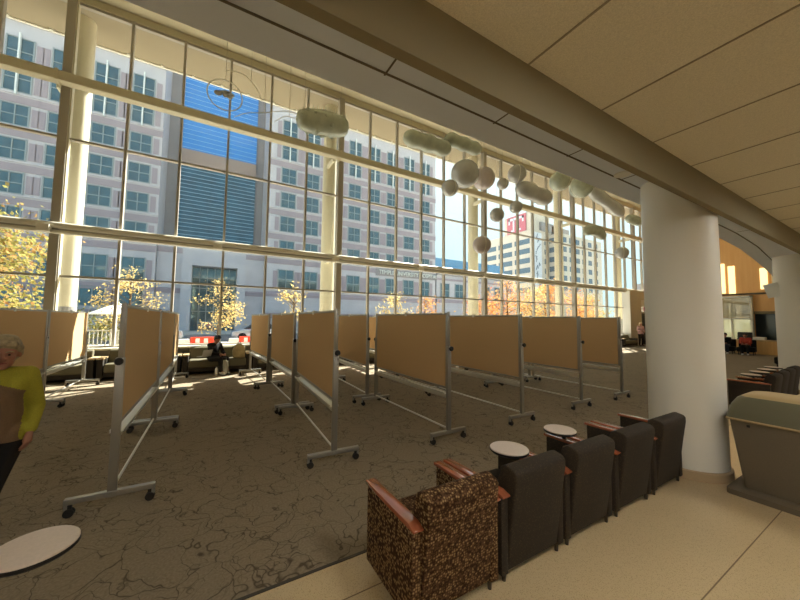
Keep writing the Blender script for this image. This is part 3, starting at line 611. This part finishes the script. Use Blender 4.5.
# distant banded tower, its long side running away from the window wall
TX = 72
tw = empty('banded_tower', 'distant beige tower with window bands and a red rooftop sign', 'building', (TX, 54.3, 0))
w = MB(); w.box((0, 0, 0), (9, 18, 26), mi=0); w.box((.3, .4, 26), (8, 9.4, 31.2), mi=0); w.box((-.1, -.1, 25.6), (9.1, 18.1, 26.1), mi=0); w.box((3.5, -.3, 26), (8.8, .5, 28.5), mi=1)
w.build('wall', ['concrete', 'concd'], tw)
for z in (9.3, 12.0, 14.6, 17.2, 19.8, 22.4):
    for y0 in (.8, 6.6, 12.4): MB().box((-.06, y0, z), (.1, y0+4.9, z+1.4)).build('window_band', 'strip', tw)
    MB().box((5.0, -.06, z), (6.4, .1, z+1.4)).build('window', 'strip', tw); MB().box((7.2, -.06, z), (8.4, .1, z+1.4)).build('window', 'strip', tw)
bn = MB().box((.4, -.2, 9), (3.6, -.02, 25.4)).build('banner', 'banner', tw)
k = MB()
for i in range(14):
    p = Vector((rnd.uniform(.8, 2.4), -.24, 10+i*1.05)); k.tube([p, p+Vector((rnd.uniform(-.3, .8), 0, rnd.uniform(.6, 1.4))), p+Vector((rnd.uniform(.2, 1), 0, rnd.uniform(-.3, .8)))], .1, 5)
k.build('banner_strokes', 'bannerd', bn)
sg = MB().box((.0, 2.0, 26.2), (.28, 8.3, 31)).build('rooftop_sign', 'red', tw)
k = MB()
for a, b2 in (((2.6, 29.9), (7.7, 30.5)), ((2.6, 28.9), (3.1, 30.5)), ((7.2, 28.9), (7.7, 30.5)), ((4.1, 27.0), (4.6, 30.2)), ((5.7, 27.0), (6.2, 30.2)), ((3.5, 26.7), (4.6, 27.2)), ((5.7, 26.7), (6.8, 27.2))): k.box((-.1, a[0], a[1]), (.02, b2[0], b2[1]))
k.build('sign_letter', 'banner', sg)
rt_ = empty('slab_tower', 'distant pale tower with grid of small windows, right of the banded one', 'building', (79, 51, 0))
w = MB(); w.box((0, 0, 0), (20, 16, 25.3), mi=0); w.box((1, 3, 25.3), (9, 10, 28), mi=1); w.build('wall', ['concrete', 'concd'], rt_)
for z in (10, 12.6, 15.2, 17.8, 20.4, 23):
    for y0 in (1, 5.5, 10): MB().box((-.06, y0, z), (.1, y0+2.2, z+1.4)).build('window', 'strip', rt_)
    for x0 in range(1, 19, 3): MB().box((x0, -.06, z), (x0+1.7, .1, z+1.4)).build('window', 'strip', rt_)
sm = empty('small_distant_block', 'low bluish distant block seen just left of the thick round column', 'building', (150, 45, 0))
w = MB(); w.box((0, 0, 0), (40, 20, 17.5)); w.build('wall', 'stoneg', sm)
for z in (8, 11, 14): MB().box((1, -.1, z), (39, .1, z+2)).build('window_band', 'strip', sm)

# ------------------------------------------------------------------ outside: trees
def tree(x, y, h, r, leaf, label, n=1600, z0=None, size=.16, bare=False, name='tree', asp=1.0):
    e = empty(name, label, 'tree', (x, y, 0), rnd.uniform(0, 6), 'street trees')
    rr = random.Random(int(x*100+y)); z0 = h*.35 if z0 is None else z0
    b = MB(); b.tube([(0, 0, 0), (.05, .03, h*.3), (-.03, .02, h*.6), (0, 0, h*.95)], [.11*h/6, .09*h/6, .06*h/6, .015], 8); tips = []
    for i in range(26 if bare else 18):
        t = rr.uniform(.0, 1); zz = z0+(h-z0)*t*.9; a = rr.uniform(0, 6.28); L = r*math.sqrt(max(.08, 1-(2*t*.9-.75)**2))*rr.uniform(.75, 1.1)
        p0 = Vector((0, 0, zz*.85)); p1 = Vector((math.cos(a)*L*asp, math.sin(a)*L, zz+rr.uniform(.0, .25)*r)); pm = p0.lerp(p1, .5)+Vector((0, 0, .12*r))
        b.tube([p0, pm, p1], [.03*h/6, .02*h/6, .007], 5); tips += [(pm, .8), (p1, 1), (p0.lerp(p1, .78), 1)]
    b.build('trunk', 'bark', e); l = MB()
    for i in range(n):
        tp, w = rr.choice(tips); s_ = (.14 if bare else .28)*r
        p = tp+Vector((rr.gauss(0, s_), rr.gauss(0, s_), rr.gauss(0, s_*.8)))
        d = Vector((rr.uniform(-1, 1), rr.uniform(-1, 1), rr.uniform(-1, 1))).normalized(); q = d.orthogonal().normalized(); k_ = d.cross(q); z = size*rr.uniform(.6, 1.2)
        l.quad(p-q*z*.5, p+k_*z*.32, p+q*z*.5, p-k_*z*.32)
    l.build('foliage', leaf, e)
tree(-7.4, 17.2, 5.3, 2.1, 'leafg', 'large green and orange tree filling the window at the far left', 9000, .6, .17)
tree(-3.4, 20, 4.0, 1.35, 'leafy', 'sparse yellow tree behind the white umbrella', 1100, 1.3, .12, True)
tree(.4, 20, 3.9, 1.2, 'leafy', 'sparse golden tree above the seated person', 1150, .9, .115, True)
tree(4.3, 20, 4.0, .9, 'leafy', 'slim yellow tree between the first two boards right of the aisle', 420, 1.5, .14, True)
tree(11.6, 20.5, 3.5, 1.1, 'leafy', 'yellow tree below the white sign lettering, left one', 900, 1.2, .15)
tree(14.6, 21, 3.5, 1.1, 'leafo', 'orange yellow tree below the white sign lettering, right one', 900, 1.2, .15)
for i, (x, y, h, r, lf, lb_) in enumerate(((20.6, 20.2, 5.0, 1.6, 'leafo', 'bright orange tree right of the third outside column'), (23.6, 20.6, 5.9, 1.7, 'leafo', 'tallest orange tree below the banded tower'), (26.2, 19.8, 5.2, 1.5, 'leafy', 'golden tree below the tower banner'), (28.9, 20.4, 5.6, 1.5, 'leafo', 'reddish orange tree left of the fourth outside column'), (33.5, 20.2, 5.2, 1.6, 'leafo', 'orange tree right of the fourth outside column'), (37.5, 20.4, 4.8, 1.6, 'leafg', 'green gold tree farthest right outside'))):
    tree(x, y, h, r, lf, lb_, 1900, 1.0, .17)
for i, (x, y) in enumerate(((-9.5, 24), (-6.2, 25), (-4.6, 24.2))): tree(x, y, 1.7, 1.2, 'hedge', ['bushy shrub under the large left tree', 'bushy shrub behind the railing at left', 'bushy shrub beside the white umbrella'][i], 700, .2, .16, name='shrub')
# umbrella, railing, barriers, car
e = empty('patio_umbrella', 'white patio umbrella outside the glass at the left', 'umbrella', (-4.4, 23, 0))
um = MB(); um.lathe([(1.25, 1.88), (1.26, 1.83), (1.2, 1.9), (.6, 2.2), (.05, 2.45), (.02, 2.5)], 8); um.build('canopy', 'umb', e); MB().cyl((0, 0, 0), (0, 0, 2.45), .03, n=10).build('pole', 'alu', e); MB().cyl((0, 0, -.02), (0, 0, .08), .28, n=20).build('base', 'concd', e)
e = empty('street_railing', 'pale metal railing with close bars below the white umbrella', 'railing', (-7.2, 20.6, 0)); r_ = MB()
for z in (.15, 1.02): r_.box((0, -.02, z), (4.6, .02, z+.05))
for i in range(31): r_.box((i*.15, -.012, .15), (i*.15+.03, .012, 1.02))
for i in range(4): r_.box((i*1.5, -.03, -.02), (i*1.5+.06, .03, 1.1))
r_.build('bars', 'fence', e)
for i, (x, lab) in enumerate(((-.35, 'red orange road barrier left of the seated person, behind the glass'), (2.1, 'red orange road barrier just left of the first board right of the aisle'))):
    e = empty('road_barrier', lab, 'road barrier', (x, 21.5, 0), 0, 'red road barriers')
    MB().prism([(-.3, 0), (-.12, .25), (-.1, .62), (.1, .62), (.12, .25), (.3, 0)], 0, -.6, .6, bev=.02).build('body', 'redo', e)
    MB().prism([(-.3, 0), (-.13, .25), (-.1, .52), (.1, .52), (.12, .25), (.3, 0)], 0, -1.15, -.62, bev=.02).build('end_panel', 'white', e)
    for x2 in (-.35, .05): MB().prism([(-.13, .3), (-.11, .55), (-.1, .55), (-.12, .3)], 0, x2, x2+.2).build('reflector', 'white', e)
def car(x, y, rz, label, body='carw'):
    e = empty('parked_car', label, 'car', (x, y, -.12), rz, 'cars in the street')
    MB().prism([(-2.15, .3), (-2.1, .75), (-1.25, .92), (1.6, .95), (2.1, .88), (2.2, .35), (1.9, .25), (-1.9, .25)], 1, -.85, .85, bev=.06, seg=3).build('body', body, e)
    MB().prism([(-1.2, .9), (-.55, 1.38), (.7, 1.42), (1.55, .92)], 1, -.74, .74, bev=.05, seg=3).build('cabin', 'carg', e)
    MB().prism([(-.6, 1.37), (-.45, 1.45), (.6, 1.47), (.75, 1.4)], 1, -.7, .7, bev=.02).build('roof', body, e)
    for sx in (-1.35, 1.35):
        for sy in (-.78, .78): MB().cyl((sx, sy-.1, .32), (sx, sy+.1, .32), .32, n=20).build('wheel', 'tyre', e)
car(-3.9, 29, .05, 'pale parked car seen low behind the railing'); car(3.6, 30, 0, 'pale car passing behind the golden tree'); car(10.5, 31, 0, 'pale car hidden mostly behind the centre boards')

# ------------------------------------------------------------------ people
def caps(lst, voxel, name, mats, parent, smooth=6):
    m = MB()
    for it in lst:
        if it[0] == 'c': m.cyl(it[1], it[2], it[3], it[4], n=14); m.ell(it[1], it[3], 14); m.ell(it[2], it[4], 14)
        else: m.ell(it[1], it[2], 18, M=it[3] if len(it) > 3 else None)
    o = m.build(name, mats, None); md = o.modifiers.new('r', 'REMESH'); md.mode = 'VOXEL'; md.voxel_size = voxel
    sm_ = o.modifiers.new('s', 'SMOOTH'); sm_.iterations = smooth; sm_.factor = .5
    dg = bpy.context.evaluated_depsgraph_get(); me = bpy.data.meshes.new_from_object(o.evaluated_get(dg)); bpy.data.objects.remove(o)
    me.name = name; me.polygons.foreach_set('use_smooth', [True]*len(me.polygons)); me.update()
    for i, mm in enumerate(mats if isinstance(mats, list) else [mats]):
        if i < len(me.materials): me.materials[i] = MT[mm]
        else: me.materials.append(MT[mm])
    o = bpy.data.objects.new(name, me); COL.objects.link(o); o.parent = parent; return o
def hand(w, d, up_, s=1.0, curl_=.5, side=1):
    # palm plus five unequal bent fingers; d = direction of fingers, up_ = direction of the back of the hand
    w = Vector(w); d = Vector(d).normalized(); u = Vector(up_); u = (u-d*u.dot(d)).normalized(); r = d.cross(u)*side; L = []
    L.append(('c', w, w+d*.07*s, .024*s, .03*s))
    for i, (o_, ln_, rad) in enumerate(((-.030, .070, .0085), (-.010, .080, .009), (.011, .074, .0088), (.030, .056, .0078))):
        b = w+d*.078*s+r*o_*s; m1 = b+(d*math.cos(curl_*.5)-u*math.sin(curl_*.5))*ln_*.5*s; m2 = m1+(d*math.cos(curl_*1.4)-u*math.sin(curl_*1.4))*ln_*.5*s
        L += [('c', w+d*.04*s+r*o_*.8*s, b, .012*s, rad*1.15*s), ('c', b, m1, rad*1.1*s, rad*s), ('c', m1, m2, rad*s, rad*.8*s)]
    t0 = w+d*.02*s-r*.026*s; t1 = t0+(d*.6-r*.7-u*.2).normalized()*.04*s; t2 = t1+(d*.9-r*.2-u*.3).normalized()*.034*s
    L += [('c', t0, t1, .012*s, .0105*s), ('c', t1, t2, .0105*s, .008*s)]; return L
def head(c, s, yaw=0, tilt=0):
    # local head facing +Y
    Mx = Matrix.Translation(c) @ Matrix.Rotation(yaw, 4, 'Z') @ Matrix.Rotation(tilt, 4, 'X') @ Matrix.Scale(s, 4)
    P = lambda x, y, z: Mx @ Vector((x, y, z)); rot = Mx.to_3x3()
    L = [('e', P(0, -.008, .025), Vector((.074, .092, .09))*s, Matrix.Rotation(yaw, 4, 'Z')), ('e', P(0, .02, -.045), Vector((.058, .066, .068))*s, Matrix.Rotation(yaw, 4, 'Z')),
         ('c', P(0, .084, .012), P(0, .104, -.022), .008*s, .013*s), ('c', P(-.013, .09, -.026), P(.013, .09, -.026), .008*s, .008*s), ('e', P(0, .068, -.092), Vector((.024, .02, .018))*s),
         ('c', P(-.042, .072, .022), P(.042, .072, .022), .012*s, .012*s), ('e', P(-.04, .058, -.02), Vector((.024, .022, .022))*s), ('e', P(.04, .058, -.02), Vector((.024, .022, .022))*s),
         ('c', P(-.018, .078, -.058), P(.018, .078, -.058), .009*s, .009*s), ('e', P(-.078, -.005, -.005), Vector((.012, .022, .032))*s), ('e', P(.078, -.005, -.005), Vector((.012, .022, .032))*s)]
    return L, P
def person(e, J, voxel, skin='skin', hair='haird', top='greyc', bottom='blackc', shoe='blackc', hs=1.0, yaw=0, tilt=0, hands=True, yoke=None, longhair=False, fat=1.0, bun=False, handcfg=None, female=True):
    V = {k: Vector(v) for k, v in J.items()}; f_ = fat
    HL, P = head(V['head'], hs, yaw, tilt)
    sw = .165
    body = HL+[('c', V['neck'], V['head']-Vector((0, 0, .06*hs)), .052, .05), ('c', V['chest'], V['neck'], .11, .055), ('c', V['hip'], V['chest'], .12*f_, .115*f_)]
    for s_ in 'lr':
        body += [('c', V['sh'+s_], V['el'+s_], .047, .038), ('c', V['el'+s_], V['wr'+s_], .038, .025), ('c', V['chest']+Vector((0, 0, .12)), V['sh'+s_], .06, .05),
                 ('c', V['hp'+s_], V['kn'+s_], .08, .052), ('c', V['kn'+s_], V['an'+s_], .052, .035), ('c', V['an'+s_], V['toe'+s_], .034, .026)]
        d = (V['wr'+s_]-V['el'+s_]).normalized()
        cfg = (handcfg or {}).get(s_, (d, Vector((0, 1, .2)), .6))
        if hands: body += hand(V['wr'+s_], cfg[0], cfg[1], .95, cfg[2], 1 if s_ == 'r' else -1)
    caps(body, voxel, 'body', skin, e, 4)
    # top
    t = [('c', V['chest']+Vector((0, 0, .11)), V['chest']-Vector((0, 0, .02)), .115*f_, .138*f_), ('c', V['chest']-Vector((0, 0, .02)), V['hip']+Vector((0, 0, .02)), .138*f_, .15*f_)]
    bx = V['chest']-V['hip']
    for s_ in 'lr':
        t += [('c', V['neck']-Vector((0, 0, .045)), V['sh'+s_], .062, .066), ('c', V['sh'+s_], V['el'+s_], .068, .055), ('c', V['el'+s_], V['wr'+s_].lerp(V['el'+s_], .12), .055, .042), ('c', V['chest'], V['sh'+s_].lerp(V['chest'], .4), .11*f_, .10), ('c', V['hip'], V['hp'+s_]+Vector((0, 0, .04)), .13*f_, .115*f_)]
    if female: t += [('e', V['chest']+Vector((-.06, .075, .02)), Vector((.068, .06, .065))), ('e', V['chest']+Vector((.06, .075, .02)), Vector((.068, .06, .065)))]
    o = caps(t, voxel, 'sweater' if yoke else 'top', [top]+([yoke] if yoke else []), e, 6)
    if yoke:
        zl = V['chest'].z+.07
        for pl in o.data.polygons:
            c_ = pl.center; d = min((c_-V['sh'+s_].lerp(V['el'+s_], k/6)).length for s_ in 'lr' for k in range(7)); d2 = min((c_-V['el'+s_].lerp(V['wr'+s_], k/6)).length for s_ in 'lr' for k in range(7))
            if c_.z > zl+.07-abs(c_.x)*.55 or d < .075 or d2 < .07: pl.material_index = 1
    b = [('c', V['hip'], V['hip']-Vector((0, 0, .03)), .128*f_, .13*f_)]
    for s_ in 'lr': b += [('c', V['hip'], V['hp'+s_], .12*f_, .105*f_), ('c', V['hp'+s_], V['kn'+s_], .105*f_, .072), ('c', V['kn'+s_], V['an'+s_].lerp(V['kn'+s_], .06), .072, .055)]
    caps(b, voxel, 'trousers', bottom, e, 6)
    for s_ in 'lr':
        d = (V['toe'+s_]-V['an'+s_]); sh_ = [('c', V['an'+s_]-Vector((0, 0, .03)), V['toe'+s_], .044, .036), ('e', V['an'+s_]-Vector((0, 0, .04))-d*.25, (.042, .05, .035))]
        caps(sh_, max(voxel, .01), 'shoe', shoe, e, 3)
    # hair
    h = [('e', P(0, -.022, .052), Vector((.088, .1, .085))*hs, Matrix.Rotation(yaw, 4, 'Z')), ('e', P(0, -.05, -.0), Vector((.084, .07, .09))*hs, Matrix.Rotation(yaw, 4, 'Z')), ('c', P(-.05, .055, .078), P(.055, .06, .085), .026*hs, .03*hs), ('c', P(.078, .01, .05), P(.08, -.01, -.01), .02*hs, .016*hs), ('c', P(-.078, .01, .05), P(-.08, -.01, -.01), .02*hs, .016*hs), ('e', P(0, .0, .11), Vector((.07, .075, .035))*hs)]
    if longhair: h += [('c', P(-.07, -.03, 0), P(-.09, -.03, -.16), .035*hs, .03*hs), ('c', P(.07, -.03, 0), P(.09, -.03, -.16), .035*hs, .03*hs), ('c', P(0, -.07, 0), P(0, -.07, -.16), .06*hs, .05*hs)]
    if bun: h += [('e', P(0, -.1, .1), Vector((.045, .045, .045))*hs)]
    caps(h, max(voxel, .007), 'hair', hair, e, 3)
    if voxel < .01:
        for sx in (-1, 1):
            MB().ell(P(sx*.03, .074, .004), .0068*hs, 10).build('eye', 'eye', e); MB().tube([P(sx*.014, .088, .024), P(sx*.032, .087, .03), P(sx*.05, .072, .024)], .0045*hs, 6).build('eyebrow', 'hairg', e)
        MB().tube([P(-.022, .083, -.058), P(0, .089, -.056), P(.022, .083, -.058)], [.003*hs, .006*hs, .003*hs], 8).build('lips', 'lips', e)
    return P
# standing woman at the left
e = empty('person', 'standing woman with short fair hair in a lime and taupe sweater', 'person', (-1.40, 3.68, 0), R(180+14))
S = .895
def sc(d, k): return {a: tuple(v*k for v in b_) for a, b_ in d.items()}
J = sc(dict(head=(-.05, .05, 1.58), neck=(-.005, .02, 1.45), chest=(0, .01, 1.2), hip=(0, -.01, .93), shl=(.19, 0, 1.385), ell=(.262, -.06, 1.10), wrl=(.235, .05, .90), shr=(-.19, 0, 1.385), elr=(-.25, -.05, 1.10), wrr=(-.23, .07, .90),
       hpl=(.09, 0, .86), knl=(.15, .04, .48), anl=(.24, -.02, .085), toel=(.27, .12, .035), hpr=(-.09, 0, .86), knr=(-.03, .05, .48), anr=(.06, -.04, .085), toer=(.05, .11, .035)), S)
P = person(e, J, .008, skin='skin', hair='hairg', top='taupe', yoke='lime', bottom='blackc', hs=1.02, yaw=R(2), tilt=R(-8), fat=1.16, handcfg={'l': (Vector((-.1, .25, -1)), Vector((.9, .3, .1)), .5), 'r': (Vector((.1, .25, -1)), Vector((-.9, .3, .1)), .5)})
nk = MB(); c_ = Vector(J['neck']); nk.tube([c_+Vector((.075*math.sin(a), .055+.05*math.cos(a) if abs(a) < 3 else 0, -.07-.09*max(0, math.cos(a)))) for a in [R(x_) for x_ in range(-100, 101, 10)]], .0035, 6); nk.ell(c_+Vector((0, .118, -.168)), (.009, .006, .012), 10); nk.build('necklace', 'alul', e)
# seated person by the window with a laptop
e = empty('person', 'person in dark clothes sitting on the window sofa, head bent over a laptop', 'person', (.12, 11.5, 0), R(180+40))
JS = sc(dict(head=(0, .12, 1.13), neck=(0, .04, 1.0), chest=(0, .0, .78), hip=(0, -.06, .53), shl=(.19, .02, .95), ell=(.22, .14, .70), wrl=(.1, .36, .66), shr=(-.19, .02, .95), elr=(-.22, .14, .70), wrr=(-.1, .36, .66),
       hpl=(.09, -.02, .52), knl=(.11, .42, .5), anl=(.09, .46, .1), toel=(.1, .6, .04), hpr=(-.09, -.02, .52), knr=(-.13, .42, .5), anr=(-.12, .4, .1), toer=(-.13, .54, .04)), .93)
person(e, JS, .012, hair='haird', top='blackc', bottom='blackc', shoe='whitec', tilt=R(-25), hs=.95, female=False)
lp = empty('laptop', 'open laptop on the lap of the seated person', 'laptop', (-.14, 11.2, .56), R(220)); MB().box((-.15, -.1, 0), (.15, .1, .014), bev=.004).build('keyboard_base', 'alu', lp); MB().prism([(.1, .012), (.16, .2), (.168, .2), (.11, .01)], 0, -.15, .15).build('screen', 'alu', lp)
# bags and bottles beside
bp = empty('backpack', 'tan canvas backpack on the window sofa beside the seated person', 'backpack', (.82, 11.62, .44), R(180))
MB().prism([(-.17, 0), (-.18, .25), (-.13, .4), (0, .46), (.13, .4), (.18, .25), (.17, 0)], 1, -.1, .1, bev=.04, seg=3).build('body', 'tanbag', bp); MB().prism([(-.12, .03), (-.12, .2), (0, .24), (.12, .2), (.12, .03)], 1, .09, .15, bev=.02).build('pocket', 'tanbag', bp); MB().tube([(-.05, -.02, .44), (-.03, -.02, .5), (.03, -.02, .5), (.05, -.02, .44)], .01, 6).build('handle', 'bark', bp)
jr = empty('travel_flask', 'large silver flask with dark cap on the floor by the window sofa', 'flask', (.40, 11.22, 0)); MB().lathe([(.1, 0), (.13, .03), (.135, .3), (.11, .4), (.06, .44)], 24).build('body', 'silver', jr); MB().lathe([(.065, .435), (.07, .45), (.07, .5), (.05, .52)], 20).build('cap', 'black', jr)
bt = empty('water_bottle', 'small white bottle on the floor left of the silver flask', 'bottle', (.2, 11.12, 0)); MB().lathe([(.035, 0), (.04, .01), (.04, .18), (.02, .22)], 18).build('body', 'whitec', bt); MB().lathe([(.02, .218), (.022, .225), (.022, .25), (.015, .252)], 14).build('cap', 'pearlp', bt)
# far standing person and others
e = empty('person', 'far person standing by the lobby wall in pinkish top and grey coat', 'person', (27.0, 11.35, 0), R(150))
JF = dict(head=(0, .02, 1.6), neck=(0, 0, 1.47), chest=(0, 0, 1.22), hip=(0, -.01, .95), shl=(.18, 0, 1.4), ell=(.24, .02, 1.13), wrl=(.12, .22, 1.1), shr=(-.18, 0, 1.4), elr=(-.24, .02, 1.13), wrr=(-.12, .2, 1.05),
       hpl=(.09, 0, .88), knl=(.1, .02, .5), anl=(.1, -.02, .09), toel=(.12, .13, .035), hpr=(-.09, 0, .88), knr=(-.1, .03, .5), anr=(-.11, -.02, .09), toer=(-.12, .13, .035))
person(e, JF, .014, hair='hairb', top='pink', bottom='blackc', longhair=True)
e = empty('person', 'far dark figure standing right behind the person in the pinkish top', 'person', (28.0, 11.25, 0), R(200)); person(e, sc(JF, 1.02), .014, hair='haird', top='greyc', bottom='blackc', female=False)
LC = empty('lounge_chair', 'dark lounge chair left one of two before the display case', 'lounge chair', (25.6, 6.5, 0), R(95), 'lounge chairs by the display case')
k = MB(); k.box((-.35, -.3, .15), (.35, .35, .42), bev=.05); k.build('seat', 'blackc', LC); MB().prism([(-.38, .15), (-.44, .8), (-.3, .82), (-.2, .4), (-.2, .15)], 0, -.34, .34, bev=.04).build('backrest', 'blackc', LC)
for x_ in (-.28, .28):
    for y_ in (-.25, .28): MB().cyl((x_, y_, 0), (x_, y_, .16), .02, n=10).build('leg', 'legm', LC)
L2 = copy_tree(LC); L2.location = (25.6, 5.7, 0); L2['label'] = 'dark lounge chair right one of two before the display case'
e = empty('person', 'far seated person in red with crossed pale shoes, left of the pair', 'person', (25.5, 6.5, 0), R(95)); person(e, JS, .014, hair='haird', top='blackc', bottom='jean', shoe='whitec', tilt=R(-10))
e = empty('person', 'far seated person with orange sleeves, right of the pair', 'person', (25.5, 5.7, 0), R(95)); person(e, JS, .014, hair='haird', top='redc', bottom='blackc', shoe='whitec')
L3 = copy_tree(LC); L3.location = (19.3, 3.1, 0); L3.rotation_euler.z = R(75); L3['label'] = 'dark lounge chair half hidden by the column at the right edge'
e = empty('person', 'seated person half hidden by the column at the right edge', 'person', (19.2, 3.1, 0), R(75)); person(e, JS, .014, hair='haird', top='greyc', bottom='jean', shoe='whitec')

# ------------------------------------------------------------------ light
sun = bpy.data.lights.new('sun', 'SUN'); sun.energy = 10; sun.angle = R(.6); sun.color = (1, .95, .85)
so = bpy.data.objects.new('sun', sun); COL.objects.link(so)
AZ, EL = R(57), R(47)
SD = Vector((math.sin(AZ)*math.cos(EL), math.cos(AZ)*math.cos(EL), math.sin(EL))); so.rotation_euler = SD.to_track_quat('Z', 'Y').to_euler(); so.location = (20, 20, 60)
wd = bpy.data.worlds.new('sky'); scene.world = wd; wd.use_nodes = True; nt = wd.node_tree; bg = nt.nodes['Background']
tc = nt.nodes.new('ShaderNodeTexCoord'); sx = nt.nodes.new('ShaderNodeSeparateXYZ'); nt.links.new(tc.outputs['Generated'], sx.inputs[0])
rp = ramp(nt, ((0, (170, 204, 212)), (.12, (166, 208, 220)), (.4, (150, 190, 216)), (1, (120, 160, 206)))); nt.links.new(sx.outputs['Z'], rp.inputs['Fac'])
dt = nt.nodes.new('ShaderNodeVectorMath'); dt.operation = 'DOT_PRODUCT'; dt.inputs[1].default_value = SD; nt.links.new(tc.outputs['Generated'], dt.inputs[0])
pw = nt.nodes.new('ShaderNodeMath'); pw.operation = 'POWER'; mxm = nt.nodes.new('ShaderNodeMath'); mxm.operation = 'MAXIMUM'; mxm.inputs[1].default_value = 0; nt.links.new(dt.outputs['Value'], mxm.inputs[0]); nt.links.new(mxm.outputs[0], pw.inputs[0]); pw.inputs[1].default_value = 5
ad = nt.nodes.new('ShaderNodeMix'); ad.data_type = 'RGBA'; ad.blend_type = 'ADD'; nt.links.new(pw.outputs[0], ad.inputs['Factor']); nt.links.new(rp.outputs['Color'], ad.inputs['A']); ad.inputs['B'].default_value = (.9, .75, .5, 1)
nt.links.new(ad.outputs['Result'], bg.inputs['Color']); bg.inputs['Strength'].default_value = .62
vs = scene.view_settings; scene.display_settings.display_device = 'sRGB'; vs.view_transform = 'Standard'; vs.look = 'None'; vs.gamma = 1; vs.use_curve_mapping = False; vs.exposure = 1.35
